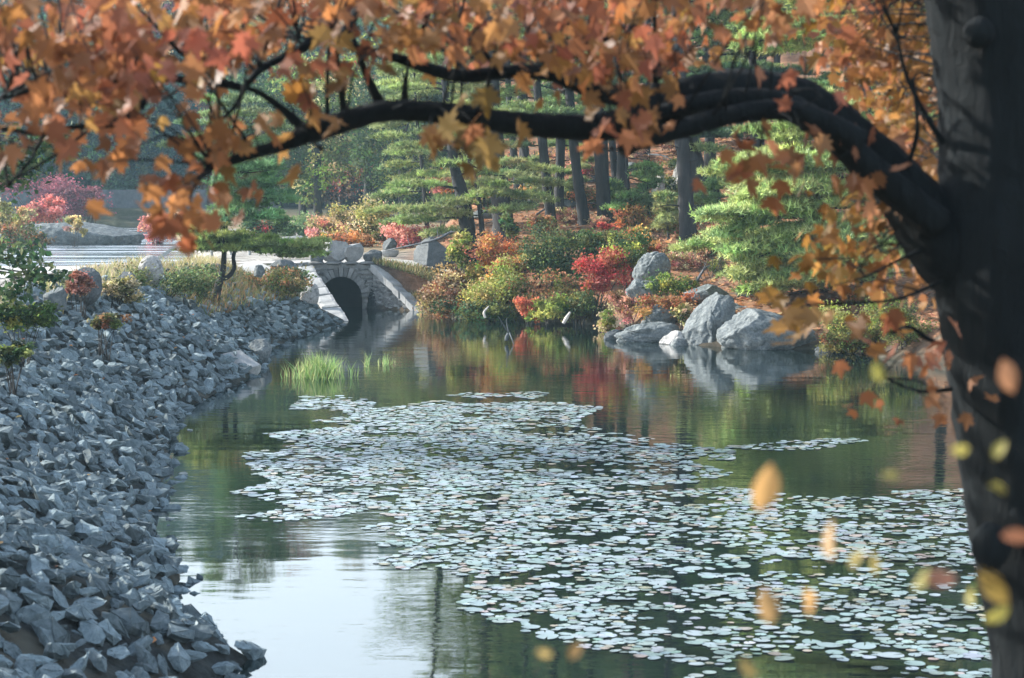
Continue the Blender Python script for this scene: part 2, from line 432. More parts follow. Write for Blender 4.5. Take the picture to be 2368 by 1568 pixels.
# ------------------------------------------------------------------ water
def water_mat(name, rough, k1, k2, deep, ior=1.45, streaks=False):
    m, nt, out = newmat(name); L = nt.links
    v = pos(nt, (.55, 1.6, 1))
    n1 = noise_tex(nt, 3.2, 3, .5, v); n2 = noise_tex(nt, .55, 2, .5, v)
    calm = ramp(nt, noise_tex(nt, .16, 3, .6, pos(nt, (.5, 1.4, 1))).outputs[0], [(.42, (.12, .12, .12)), (.66, (1, 1, 1))])
    a = N(nt, 'ShaderNodeMath', operation='MULTIPLY'); L.new(n1.outputs[0], a.inputs[0]); L.new(calm, a.inputs[1])
    b1 = N(nt, 'ShaderNodeBump'); b1.inputs['Strength'].default_value = 1; b1.inputs['Distance'].default_value = k1; L.new(a.outputs[0], b1.inputs['Height'])
    b2 = N(nt, 'ShaderNodeBump'); b2.inputs['Strength'].default_value = 1; b2.inputs['Distance'].default_value = k2; L.new(n2.outputs[0], b2.inputs['Height']); L.new(b1.outputs[0], b2.inputs['Normal'])
    d = N(nt, 'ShaderNodeBsdfDiffuse'); d.inputs['Color'].default_value = (*deep, 1)
    g = N(nt, 'ShaderNodeBsdfGlossy'); g.inputs['Roughness'].default_value = rough; g.inputs['Color'].default_value = (.97, .99, 1, 1)
    L.new(b2.outputs[0], g.inputs['Normal'])
    if streaks:
        ns = noise_tex(nt, 1.0, 5, .65, pos(nt, (.07, .55, 1)), .5)
        rs = ramp(nt, ns.outputs[0], [(.40, (.05, .05, .05)), (.62, (rough, rough, rough))]); L.new(rs, g.inputs['Roughness'])
    f = N(nt, 'ShaderNodeFresnel'); f.inputs['IOR'].default_value = ior
    mx = N(nt, 'ShaderNodeMixShader'); L.new(f.outputs[0], mx.inputs[0]); L.new(d.outputs[0], mx.inputs[1]); L.new(g.outputs[0], mx.inputs[2]); L.new(mx.outputs[0], out.inputs[0])
    return m
mb = MB(); mb.add([(-13, 6, 0), (40, 6, 0), (40, 84, 0), (-13, 84, 0)], None, [(0, 1, 2, 3)])
tag(obj('pond_water', mb.mesh('pond_water', water_mat('pond_surface', .03, .006, .006, (.006, .012, .011), 3.0))), 'still dark pond reflecting trees and pale sky', None, None, 'structure')
cL = LAKE.mean(0); LK = cL + (LAKE - cL) * 1.03
mb = MB(); n = len(LK); mb.add(np.concatenate([np.c_[LK, np.full(n, LAKE_Z)], [[cL[0], cL[1], LAKE_Z]]]), [(k, (k + 1) % n, n) for k in range(n)])
tag(obj('lake_water', mb.mesh('lake_water', water_mat('lake_surface', .34, .05, .02, (.09, .11, .125), 1.4, True))), 'bright rippled lake behind the causeway', None, None, 'structure')
# ------------------------------------------------------------------ rocks
import bmesh
def hull_rock(rng, n=13, flat=.5):
    bm = bmesh.new()
    P = unit(rng.normal(0, 1, (n, 3))) * rng.uniform(.75, 1.05, (n, 1)) * np.array((1, rng.uniform(.45, .9), rng.uniform(.22, flat)))
    for q in P: bm.verts.new(q)
    r = bmesh.ops.convex_hull(bm, input=bm.verts)
    bmesh.ops.delete(bm, geom=[g for g in r['geom_interior'] if isinstance(g, bmesh.types.BMVert)], context='VERTS')
    bmesh.ops.bevel(bm, geom=bm.edges[:], offset=.02, segments=1, affect='EDGES', profile=.5)
    bmesh.ops.triangulate(bm, faces=bm.faces)
    big = [e for e in bm.edges if e.calc_length() > .45]
    bmesh.ops.subdivide_edges(bm, edges=big, cuts=1, use_grid_fill=False); bmesh.ops.triangulate(bm, faces=bm.faces)
    for v in bm.verts: v.co += Vector(rng.normal(0, .03, 3))
    bm.verts.ensure_lookup_table(); bm.verts.index_update()
    V = np.array([v.co for v in bm.verts]); T = np.array([[v.index for v in f.verts] for f in bm.faces]); bm.free()
    V -= (V.max(0) + V.min(0)) / 2; V /= (V.max(0) - V.min(0)).max()
    return V, T
def ico(sub):
    bm = bmesh.new(); bmesh.ops.create_icosphere(bm, subdivisions=sub, radius=1); bm.verts.index_update()
    V = np.array([v.co for v in bm.verts]); T = np.array([[v.index for v in f.verts] for f in bm.faces]); bm.free(); return V, T
ICO4 = ico(6); ICO3 = ico(4)
def fnoise(P, s, seed):
    q = 0; rg = np.random.default_rng(seed)
    for k in range(8):
        w = unit(rg.normal(0, 1, 3)) * s * rg.uniform(.5, 2.3); q = q + np.sin(P @ w + rg.uniform(0, 6.28)) / 8
    return q * 1.7
def boulder(mb, c, dims, seed, cuts=7, rough=.08, cmin=.55, col=None, rot=None, sub=ICO4, fine=.024, normals=None):
    """faceted weathered boulder; dims = full width, depth, height; c = centre"""
    rg = np.random.default_rng(seed); V, T = sub; V = V.copy()
    for k in range(cuts):
        n = unit(rg.normal(0, 1, 3)); off = rg.uniform(cmin, .9)
        s = V @ n - off; V = V - np.outer(np.maximum(s, 0) * .97, n)
    for n, off in (normals or []):
        n = unit(n); s = V @ n - off; V = V - np.outer(np.maximum(s, 0) * .98, n)
    r = 1 + rough * fnoise(V, 3.0, seed) + rough * .5 * fnoise(V, 8, seed + 1) + fine * fnoise(V, 19, seed + 2) + fine * .7 * fnoise(V, 41, seed + 3)
    rid = 1 - np.abs(fnoise(V, 4.2, seed + 5)) * 2.2; rid2 = 1 - np.abs(fnoise(V, 9.5, seed + 6)) * 2.2
    r = r - rough * .55 * np.maximum(rid, 0) ** 4 - rough * .28 * np.maximum(rid2, 0) ** 4
    V = V * r[:, None]
    V = V - (V.max(0) + V.min(0)) / 2; V = V / (V.max(0) - V.min(0)) * np.asarray(dims, float)
    if rot is not None: V = V @ np.array(Matrix.Rotation(rot[0], 3, 'X') @ Matrix.Rotation(rot[1], 3, 'Y') @ Matrix.Rotation(rot[2], 3, 'Z')).T
    mb.add(V + np.asarray(c, float), T, None, col)

def rock_box(x0, y0, x1, y1, Y, label, mat, seed, depth=.8, sink=.25, name='boulder', cat='boulder', group=None, **kw):
    """rock filling the photograph box x0..x1, y0..y1 when it stands at distance Y"""
    s = pxm(Y); w = (x1 - x0) * s; h = (y1 - y0) * s
    top = at((x0 + x1) / 2, y0, Y); hh = h * (1 + sink)
    c = np.array((top[0], Y + w * depth * .3, top[2] - hh / 2))
    mb = MB(); boulder(mb, (0, 0, 0), (w, w * depth, hh), seed, **kw)
    return tag(obj(name, mb.mesh(name, mat, True), None, c), label, cat, group)

# ---- rubble bank: every stone of the 300 largest is its own object
rg = np.random.default_rng(5)
VAR = [hull_rock(rg, rg.integers(12, 22)) for _ in range(14)]
BANK = np.array(left_shore)
cand = []
N_ST = 170000
X = rg.uniform(-13.5, .2, N_ST); Y_ = 11 + 60 * rg.random(N_ST) ** 1.6
ins = inside(POND, X, Y_); dd = dist(POND, X, Y_)
ok = ((~ins) & (dd < 4.7 + .5 * vnoise(X, Y_, .5, 2))) | (ins & (dd < .32))
# nothing on the wing wall, thinner under the shrubs at the far top
px, py = proj(np.stack([X, Y_, np.full(N_ST, .8)], -1))
ok &= (px > -750) & (X < .2) & (Y_ < 69.5)
ok &= ~((ins) & (rg.random(N_ST) > .75))
shrubby = sst(52, 60, Y_) * sst(1.5, 2.6, dd)
ok &= rg.random(N_ST) > shrubby * .85
X, Y_, dd = X[ok], Y_[ok], dd[ok]
size = np.clip(np.exp(rg.normal(math.log(.13), .50, len(X))), .07, .44)
size = np.where(dd > 4.0, size * .8, size); size = np.where(Y_ < 28, np.minimum(size, .36), size)
order = np.argsort(-size); X, Y_, size, dd = X[order], Y_[order], size[order], dd[order]
# thin out: cell hashing so that stones pile up loosely
keep = []; grid = {}
for k in range(len(X)):
    key = (int(X[k] / .10), int(Y_[k] / .10)); r = max(1, int(size[k] * .34 / .10))
    if any((key[0] + a, key[1] + b) in grid for a in range(-r, r + 1) for b in range(-r, r + 1)): continue
    grid[key] = 1; keep.append(k)
keep = np.array(keep); X, Y_, size = X[keep], Y_[keep], size[keep]
Z = H(X, Y_); Z = np.maximum(Z, -.18)
print('stones', len(X))
px, py = proj(np.stack([X, Y_, Z], -1))
infr = (px > 15) & (px < 2350) & (py > 560) & (py < 1545)
show = np.where(infr, size / Y_, 0); order = np.argsort(-show)
single = set(order[:300].tolist())
varmesh = []
for v, t in VAR:
    m_ = MB(); m_.add(v, t); varmesh.append(m_.mesh('bank_stone', M_STONE))
mb = MB()
for k in range(len(X)):
    vi = int(rg.integers(0, len(VAR)))
    e = (rg.normal(0, .42) , rg.normal(.42 if Y_[k] < 66 else 0, .42), rg.uniform(0, 6.28))
    Mx = Matrix.Rotation(e[1], 3, 'Y') @ Matrix.Rotation(e[0], 3, 'X') @ Matrix.Rotation(e[2], 3, 'Z')
    z = Z[k] + size[k] * .14 + rg.uniform(0, .07)
    if k in single:
        o = bpy.data.objects.new('bank_stone', varmesh[vi]); C.objects.link(o)
        o.location = (X[k], Y_[k], z); o.rotation_euler = Mx.to_euler(); o.scale = (size[k],) * 3
        tag(o, 'angular blue grey stone, one of the larger loose stones on the rubble bank', 'stone', 'larger loose stones of the rubble bank')
    else:
        v, t = VAR[vi]
        mb.add(v @ np.array(Mx).T * size[k] + np.array((X[k], Y_[k], z)), t, None, np.full(3, .5 * rg.uniform(.6, 1.45)) * np.array((1, 1, 1.0)))
tag(obj('bank_rubble', mb.mesh('bank_rubble', M_RUBBLE)), 'smaller blue grey rubble filling the sloping stone bank', 'rubble', None, 'stuff')

# named rocks of the bank
rock_box(497, 812, 602, 872, 50.2, 'pale tilted flat slab at the waterline of the rubble bank', M_BLOCK, 31, .7, .3, 'slab_rock', 'rock', rough=.03, normals=[((.2, -.5, .8), .30)], cmin=.5)
rock_box(572, 784, 628, 832, 54, 'rounded brownish boulder at the water edge beside the tilted slab', M_ROCK, 32, .9, .25, cuts=4, rough=.04)
rock_box(366, 1243, 392, 1262, 26.6, 'small dark stone standing alone in the water off the bank', M_DARKROCK, 33, .8, .5, 'stone', 'stone')
rock_box(160, 618, 232, 688, 47.5, 'brown rounded boulder behind dry red grass at the bank top', M_DARKROCK, 34, .8, .3, cuts=3, rough=.05)
rock_box(316, 590, 376, 645, 57, 'pale round boulder beside the gravel road', M_PALEROCK, 35, .8, .4, cuts=3, rough=.04)
rock_box(255, 628, 318, 668, 54, 'low grey boulder half hidden in grass on the bank top', M_DARKROCK, 36, .8, .4)
rock_box(585, 612, 612, 634, 66, 'small grey rock between the pine and the gravel road', M_ROCK, 37, .8, .4)
rock_box(690, 655, 738, 708, 72.5, 'pale weathered boulder beside the left sloping coping of the culvert', M_PALEROCK, 39, .6, .3, cuts=8)
rock_box(622, 600, 690, 630, 72, 'dark bushy topped stone left of the culvert', M_DARKROCK, 40, .8, .3)
rock_box(97, 665, 150, 705, 44, 'pale grey block on the bank near green oak leaves', M_ROCK, 41, .8, .4, cuts=9)
rock_box(312, 1150, 388, 1200, 30.5, 'blocky grey stone at the water edge with a flat sloping top', M_ROCK, 42, .8, .4, cuts=10, cmin=.5)
rock_box(395, 1335, 446, 1370, 24.3, 'dark pointed stone jutting from the bank over pale water', M_DARKROCK, 43, .9, .3, cuts=9)
# culvert top
rock_box(740, 555, 806, 606, 78.6, 'pale angular boulder with a bright top above the culvert arch', M_BLOCK, 51, .9, .06, cuts=3, rough=.02, normals=[((-.9, -.3, .35), .55), ((.35, -.9, .1), .5), ((.1, .1, 1), .62)])
rock_box(791, 562, 840, 605, 78.7, 'grey flat topped boulder right of the bright one above the arch', M_BLOCK, 52, .9, .06, cuts=4, rough=.03, normals=[((-.2, -.1, 1), .45), ((.6, -.8, -.2), .45)])
rock_box(838, 577, 884, 607, 79, 'low dark rock at the right end of the culvert top', M_DARKROCK, 53, .9, .15, cuts=8)
rock_box(716, 566, 747, 616, 78.4, 'dark upright stone at the left end of the culvert top', M_DARKROCK, 54, .9, .1, cuts=6)
rock_box(883, 550, 918, 582, 88, 'small blue grey rock by the path behind the culvert', M_DARKROCK, 55, .8, .15)
rock_box(640, 545, 722, 575, 92, 'low grey stone block behind the pine foliage by the road', M_BLOCK, 56, .6, .3, cuts=8)
rock_box(880, 578, 922, 594, 84, 'flat pale stone slab lying beside the path', M_BLOCK, 57, .5, .2, 'slab_rock', 'rock', cuts=3, rough=.02, normals=[((0, 0, 1), .4)])
rock_box(953, 545, 1056, 614, 79.5, 'dark pyramid boulder with a sunlit left edge under the pines', M_DARKROCK, 58, .8, .15, cuts=2, rough=.03, normals=[((-.85, -.5, .3), .42), ((.1, -.9, .45), .4), ((.7, .1, .7), .5)])
# right shore
rock_box(1462, 582, 1554, 656, 66.5, 'big rounded grey boulder above the shore between red and green shrubs', M_ROCK, 61, .8, .2, cuts=4, rough=.07)
rock_box(1446, 645, 1520, 705, 64.5, 'slanting grey rock below the big rounded boulder', M_ROCK, 62, .8, .25)
rock_box(1420, 745, 1590, 792, 61.5, 'low knobbly rock shelf at the right waterline', M_ROCK, 63, .5, .35, 'rock', 'rock', cuts=8, rough=.17)
rock_box(1525, 765, 1600, 800, 60.5, 'small pale rock between the shelf and the dark leaning rock', M_PALEROCK, 64, .6, .4, 'rock', 'rock')
rock_box(1575, 678, 1712, 806, 60.2, 'dark fissured rock leaning toward the dome shaped boulder', M_ROCK, 65, .7, .2, cuts=6, rough=.16, cmin=.55, normals=[((-.62, -.25, .74), .30), ((.2, -.6, .75), .55)])
rock_box(1660, 716, 1895, 812, 58.6, 'large pale dome shaped boulder rising from the pond', M_ROCK, 66, .55, .35, cuts=4, rough=.12, cmin=.7, normals=[((-.75, -.2, .6), .7), ((.35, -.1, .9), .62)])
rock_box(1490, 395, 1562, 530, 95, 'lower left lump of the pale weathered outcrop on the slope', M_PALEROCK, 67, .8, .5, 'rock_outcrop', 'outcrop', cuts=8, rough=.16, normals=[((-.7, -.2, .7), .35)])
rock_box(1535, 345, 1618, 480, 98, 'upper lump of the pale weathered outcrop on the slope', M_PALEROCK, 167, .8, .5, 'rock_outcrop', 'outcrop', cuts=9, rough=.16, normals=[((-.5, -.4, .75), .35)])
rock_box(1550, 450, 1600, 540, 93, 'small pale rock at the right foot of the weathered outcrop', M_PALEROCK, 168, .8, .5, 'rock_outcrop', 'outcrop', cuts=8, rough=.15)
rock_box(2030, 575, 2170, 690, 66, 'pale rugged rock on the slope behind the maple trunk', M_PALEROCK, 68, .6, .2, 'rock_outcrop', 'outcrop', cuts=9, rough=.10)
rock_box(1830, 615, 1940, 655, 68, 'low grey rock in pine needles above the dome boulder', M_ROCK, 69, .7, .5, cuts=5)
rock_box(1720, 535, 1790, 580, 73, 'dark upright stone on the needle slope', M_DARKROCK, 70, .6, .3, cuts=6)
rock_box(1580, 658, 1690, 686, 63.5, 'flat grey ledge in the needle slope above the leaning rock', M_ROCK, 71, .7, .6, 'rock_ledge', 'rock', cuts=6)
rock_box(1920, 700, 2010, 745, 62, 'grey ledge at the foot of the big shoreline pine', M_ROCK, 72, .6, .4, 'rock_ledge', 'rock')
for k, (a, b, w, hh, lb) in enumerate([(1330, 480, 90, 22, 'long flat ledge beside the leaning slope trunk'), (1300, 440, 110, 20, 'thin upper ledge across the needle slope'), (1230, 470, 70, 26, 'grey ledge beside roots on the slope'), (1470, 395, 70, 20, 'short ledge under the pale outcrop'), (1380, 420, 90, 16, 'narrow ledge between the paired trunks'), (1120, 505, 60, 20, 'low rock behind the thick leaning trunk')]):
    q = hit(a, b); rock_box(a - w / 2, b - hh, a + w / 2, b, q[1], lb, M_ROCK, 80 + k, .7, .4, 'rock_ledge', 'rock', sub=ICO3, cuts=8)
for k, (x0, y0, x1, y1, Y, lb, m_) in enumerate([(1395, 762, 1445, 790, 62.5, 'low dark rock at the left end of the rocky shore', M_DARKROCK), (1548, 782, 1592, 803, 60, 'small wet rock left of the leaning rock foot', M_ROCK), (1640, 700, 1760, 745, 61.5, 'rough ledge joining the leaning rock and the dome boulder', M_ROCK),
                                             (1885, 785, 1960, 815, 57.6, 'low dark rock at the right foot of the dome boulder', M_DARKROCK), (1480, 700, 1580, 752, 62.5, 'sloping grey ledge above the low rock shelf', M_ROCK), (1700, 660, 1800, 700, 64, 'grey needle strewn ledge under the low pine boughs', M_ROCK), (1960, 690, 2060, 720, 62.8, 'pale flat ledge right of the shoreline pine foot', M_PALEROCK), (2040, 740, 2170, 775, 58, 'pale layered ledge at the right shore behind the maple trunk', M_PALEROCK)]):
    rock_box(x0, y0, x1, y1, Y, lb, m_, 120 + k, .6, .5, 'rock', 'rock', cuts=8, rough=.15)
# hump in the lake
rock_box(20, 514, 325, 572, 116, 'long smooth grey rock hump rising from the lake', M_ROCK, 90, .35, .3, 'rock_hump', 'rock', cuts=2, rough=.03, normals=[((.6, -.2, .7), .55)])
# ------------------------------------------------------------------ stone culvert
base = np.array((-6.2, 78.3, 0.))
cul = empty('stone_culvert', base, 'old rubble stone culvert with a round arch and sloping granite copings', 'culvert')
YF = 78.25
ac = -6.27; ar = .76; asp = .42; top = 1.64
def prism(mb, poly, dirv, col=None):
    """closed prism from a planar polygon (convex or fan friendly)"""
    P = np.asarray(poly, float); n = len(P); D = np.asarray(dirv, float)
    V = np.concatenate([P, P + D])
    T = [(0, i, i + 1) for i in range(1, n - 1)] + [(n, n + i + 1, n + i) for i in range(1, n - 1)]
    Qd = [(i, i + n, (i + 1) % n + n, (i + 1) % n) for i in range(n)]
    mb.add(V, T, Qd, col)
# front wall built of irregular stones round the opening, over a core
rg = np.random.default_rng(21)
core = MB()
na = 16; ang = np.linspace(0, math.pi, na + 1)
arc = [(ac + ar * math.cos(a), asp + ar * math.sin(a)) for a in ang]
def wp(x, z, y=YF + .10): return (x, y, z)
xl, xr = -7.6, -3.2
def topz(x):
    return top if x < -5.15 else max(-.3, top - (x + 5.15) / (5.15 - 3.25) * 1.62)
# core: quads between arc and top edge, plus side panels
for i in range(na):
    (x0, z0), (x1, z1) = arc[i], arc[i + 1]
    core.add([wp(x0, z0), wp(x1, z1), wp(x1, topz(x1)), wp(x0, topz(x0))], None, [(0, 1, 2, 3)])
for xa, xb in ((xl, ac - ar), (ac + ar, -5.15), (-5.15, -4.2), (-4.2, -3.2)):
    core.add([wp(xa, -.6), wp(xb, -.6), wp(xb, topz(xb)), wp(xa, topz(xa))], None, [(0, 1, 2, 3)])
core.add([wp(ac - ar, -.6), wp(ac - ar + .001, -.6), wp(ac - ar + .001, asp), wp(ac - ar, asp)], None, [(0, 1, 2, 3)])
stones = core
x = xl
z = -.35; row = 0
while z < top - .1:
    hgt = rg.uniform(.09, .16); x = xl + rg.uniform(0, .1)
    while x < -3.2:
        w = rg.uniform(.10, .26); cx_, cz_ = x + w / 2, z + hgt / 2
        rr = math.hypot(cx_ - ac, max(cz_ - asp, 0))
        inarch = rr < ar + .24 if cz_ > asp else abs(cx_ - ac) < ar + .05
        if not inarch and cz_ + hgt * .4 < topz(cx_) - .06:
            v, t = VAR[int(rg.integers(0, 14))]
            fz = -.85 * max(0, (cx_ + 5.15)) if cx_ > -5.15 else 0
            stones.add(v * np.array((w * 1.12, .22, hgt * 1.9)) + np.array((cx_, YF + .10 + fz * .0, cz_)), t, None, np.full(3, .5 * rg.uniform(.55, 1.5)))
        x += w
    z += hgt; row += 1
obj('wall', stones.mesh('culvert_wall', M_WALL, False, base), cul)
ring = MB()
nv = 17
for i in range(nv):
    a0 = math.pi * i / nv + .012; a1 = math.pi * (i + 1) / nv - .012; ro = ar + rg.uniform(.18, .40); ri = ar
    P = [(ac + r_ * math.cos(a), YF - .03 - rg.uniform(0, .02), asp + r_ * math.sin(a)) for r_, a in ((ri, a0), (ro, a0), (ro, a1), (ri, a1))]
    prism(ring, P, (0, .3, 0), np.full(3, .5 * rg.uniform(.5, 1.25)))
obj('arch_ring', ring.mesh('arch_ring', M_WALL, False, base), cul)
tun = MB()
pts = [(ac + ar, -.8)] + arc + [(ac - ar, -.8)]
for (x0, z0), (x1, z1) in zip(pts[:-1], pts[1:]):
    tun.add([(x0, YF + .05, z0), (x1, YF + .05, z1), (x1, YF + 1.3, z1), (x0, YF + 1.3, z0)], None, [(0, 1, 2, 3)])
tun.add([(ac - ar, YF + 1.3, -.8), (ac + ar, YF + 1.3, -.8), (ac + ar, YF + 1.3, 1.2), (ac - ar, YF + 1.3, 1.2)], None, [(0, 1, 2, 3)])  # black end face stands in for the unlit depth of the tunnel
obj('barrel', tun.mesh('barrel', M_TUNNEL, False, base), cul)
dk = MB(); prism(dk, [(-7.5, YF + .3, top - .12), (-5.05, YF + .3, top - .12), (-5.05, YF + .3, top + .03), (-7.5, YF + .3, top + .03)], (0, 1.5, 0)); obj('deck', dk.mesh('culvert_deck', mr_, False, base), cul)
mbt = MB()
for k, (xa, xb) in enumerate(((-7.5, -6.9), (-6.88, -6.2), (-6.18, -5.65), (-5.63, -5.05))):
    boulder(mbt, ((xa + xb) / 2, YF + .28, top + .02), (xb - xa, .66, .16), 300 + k, 3, .02, .8, np.full(3, .4), sub=ICO3)
obj('top_course', mbt.mesh('top_course', M_WALL, True, base), cul)
def coping(name, W, width, n, seed, out, wallname, wside):
    a, b = W; e = b - a; Ln = np.linalg.norm(e); u = e / Ln
    h2 = unit(np.array((e[0], e[1], 0))); sd = np.array((-h2[1], h2[0], 0)) * out
    mb = MB(); t = 0; rgl = np.random.default_rng(seed)
    cuts = np.sort(np.concatenate([[0], np.cumsum(rgl.uniform(.7, 1.3, n))])); cuts /= cuts[-1]
    for i in range(n):
        p0 = a + e * (cuts[i] + .004); p1 = a + e * (cuts[i + 1] - .004); wv = width * rgl.uniform(.88, 1.1) * (.9 + .35 * cuts[i + 1])
        s0 = -sd * (.08 + rgl.uniform(0, .03)); s1 = sd * wv; dz = np.array((0, 0, rgl.uniform(-.02, .03))); tilt = np.array((0, 0, -.06))
        P = np.array([p0 + s0, p0 + s1 + tilt, p1 + s1 + tilt, p1 + s0]) + dz
        # subdivided weathered block
        m = 7; g = np.linspace(0, 1, m)
        U, Vv = np.meshgrid(g, g); U = U.ravel()[:, None]; Vv = Vv.ravel()[:, None]
        topv = P[0] * (1 - U) * (1 - Vv) + P[1] * U * (1 - Vv) + P[2] * U * Vv + P[3] * (1 - U) * Vv
        edge = np.minimum(np.minimum(U, 1 - U), np.minimum(Vv, 1 - Vv))[:, 0]
        topv[:, 2] += .018 * fnoise(topv, 5, seed + i) - .03 * (edge < .01)
        topv[:, :2] += .02 * np.stack([fnoise(topv, 6, seed + 50 + i), fnoise(topv, 6, seed + 90 + i)], -1)
        bot = topv.copy(); bot[:, 2] -= .26
        ii = np.arange(m - 1)[:, None] * m + np.arange(m - 1)[None, :]
        Qt = np.stack([ii, ii + 1, ii + m + 1, ii + m], -1).reshape(-1, 4)
        ring_ = list(range(m)) + [m * k + m - 1 for k in range(1, m)] + [m * (m - 1) + k for k in range(m - 2, -1, -1)] + [m * k for k in range(m - 2, 0, -1)]
        Qs = [(r0, r1, r1 + m * m, r0 + m * m) for r0, r1 in zip(ring_, ring_[1:] + ring_[:1])]
        mb.add(np.concatenate([topv, bot]), None, np.concatenate([Qt, np.array(Qs)]))
    obj(name, mb.mesh(name, M_BLOCK, False, base), cul)
    # wall body under the coping
    wb = MB()
    A0, B0 = a + sd * .02, b + sd * .02; w2 = sd * (width * .8)
    V = [A0 + (0, 0, -.12), B0 + (0, 0, -.12), (B0[0], B0[1], -.8), (A0[0], A0[1], -.8)]
    prism(wb, V, w2)
    Lh = np.linalg.norm(e[:2])
    rgl = np.random.default_rng(seed + 7)
    for k in range(int(90 * wside)):
        tt = rgl.random(); zt = a[2] + e[2] * tt - .2
        if zt < -.1: continue
        zz = rgl.uniform(-.25, zt); v, t = VAR[int(rgl.integers(0, 14))]; s = rgl.uniform(.12, .24)
        pp = a + e * tt; pp = np.array((pp[0], pp[1], zz)) + sd * .02
        ca = math.atan2(h2[1], h2[0]); Rz = np.array(Matrix.Rotation(ca, 3, 'Z'))
        wb.add((v * np.array((s * 1.2, .16, s * 1.1))) @ Rz.T + pp, t, None, np.full(3, .5 * rgl.uniform(.55, 1.6)))
    obj(wallname, wb.mesh(wallname, M_WALL, False, base), cul)
coping('coping', WING_L, .46, 8, 400, -1, 'wing_wall', 1)
coping('coping', (WING_R[0], WING_R[1]), .42, 7, 500, 1, 'wing_wall', 3)

# ------------------------------------------------------------------ railing, kerb wall, log, snags
q0 = at(330, 598, 88); rail = None
s = pxm(88)
r0 = hit(330, 600); 
def rail_pt(px_, py_): return at(px_, py_, 86.)
b0 = rail_pt(390, 600)
rail = empty('post_and_rail_barrier', (b0[0], b0[1], LAKE_Z), 'weathered grey post and rail barrier with a slanting end brace by the lake', 'railing')
o_ = np.array((b0[0], b0[1], LAKE_Z))
for (xa, ya, xb, yb, r_) in ((440, 553, 446, 600, 3.2), (487, 555, 491, 600, 3.2), (532, 556, 535, 600, 3.2), (575, 556, 578, 602, 3.2)):
    m_ = MB(); tube(m_, [rail_pt(xa, ya), rail_pt(xb, yb + 8)], [r_ * s, r_ * s * 1.1], 6, 3, .03); obj('post', m_.mesh('post', M_RAIL, False, o_), rail)
m_ = MB(); tube(m_, [rail_pt(436, 559), rail_pt(510, 562), rail_pt(585, 561)], [2.4 * s] * 3, 6, 4, .03); obj('rail', m_.mesh('rail', M_RAIL, False, o_), rail)
m_ = MB(); P4 = [rail_pt(346, 608) , rail_pt(360, 608), rail_pt(441, 548), rail_pt(431, 548)]
prism(m_, P4, (0, .14, 0)); obj('brace', m_.mesh('brace', M_RAIL, False, o_), rail)

def wall_strip(name, label, P, h, th, mat):
    mb = MB()
    for a, b in zip(P[:-1], P[1:]):
        a = np.array(a, float); b = np.array(b, float); d = unit(b - a); nn = np.array((-d[1], d[0])) * th
        za, zb = Hs(*a), Hs(*b)
        prism(mb, [(a[0], a[1], za - .5), (b[0], b[1], zb - .5), (b[0], b[1], zb + h), (a[0], a[1], za + h)], (nn[0], nn[1], 0))
    return tag(obj(name, mb.mesh(name, mat)), label, 'wall')
wall_strip('roadside_wall', 'long low grey roadside wall on the far lake shore', [(-75, 176), (-50, 176.5), (-30, 175.6), (-19, 175)], 1.5, .4, M_WALLFAR)

def stick(name, label, cat, pts, rad, mat, sides=7, twigs=0, seed=1):
    mb = MB(); rgl = np.random.default_rng(seed)
    pts = [np.asarray(p, float) for p in pts]
    tube(mb, pts, rad, sides, 4, .06)
    for k in range(twigs):
        i = rgl.integers(0, len(pts) - 1); t = rgl.random(); p = pts[i] * (1 - t) + pts[i + 1] * t
        d = unit(rgl.normal(0, 1, 3) + np.array((0, 0, .3))) * rgl.uniform(.2, .8)
        tube(mb, [p, p + d * .5 + rgl.normal(0, .04, 3), p + d], [rad[0] * .4, rad[0] * .25, rad[0] * .1], 4, 2)
    b = pts[0]; return tag(obj(name, mb.mesh(name, mat, True, b), None, b), label, cat)
stick('fallen_log', 'pale bleached log lying diagonally on the needle slope', 'log', [at(1775, 622, 65.5), at(1840, 655, 64.6)], [.09, .08], M_PALEWOOD)
stick('fallen_log', 'slender pale pole on the slope above the bleached log', 'log', [at(1690, 568, 70), at(1740, 596, 69)], [.05, .04], M_PALEWOOD)
stick('fallen_branch', 'thin dead branch leaning from the dark pyramid boulder to the path', 'branch', [at(1045, 535, 78.6), at(1000, 556, 78.6), at(890, 580, 79.5)], [.05, .045, .02], M_DEAD, 6, 8, 3)
stick('driftwood', 'curved grey driftwood stick under the shrubs at the waterline', 'driftwood', [at(1122, 735, 68), at(1119, 722, 68), at(1130, 708, 68.2)], [.04, .04, .015], M_PALEWOOD)
stick('driftwood', 'short pale stump of driftwood right of the red shrub at the waterline', 'driftwood', [at(1302, 748, 66.5), at(1310, 735, 66.5), at(1318, 722, 66.6)], [.05, .06, .03], M_PALEWOOD)
stick('snag', 'small dark forked snag poking out of open water', 'snag', [at(1170, 788, 61), at(1173, 776, 61), at(1177, 768, 61)], [.05, .06, .02], M_DARKROCK, 6, 3, 5)
for k, (a, b, c_, d_2, lb) in enumerate([(1480, 545, 1560, 505, 'dead branch on the slope left of the double trunk'), (1240, 500, 1330, 462, 'dead branch lying beside the leaning slope trunk'), (1610, 655, 1650, 620, 'dead branch on the needle slope above the leaning rock'), (1500, 360, 1570, 385, 'bare limb lying across the pale outcrop')]):
    q = hit(a, b); w = hit(c_, d_2); stick('fallen_branch', lb, 'branch', [q + (0, 0, .05), (q + w) / 2 + (0, 0, .25), w + (0, 0, .1)], [.05, .04, .02], M_DEAD, 6, 6, 40 + k)
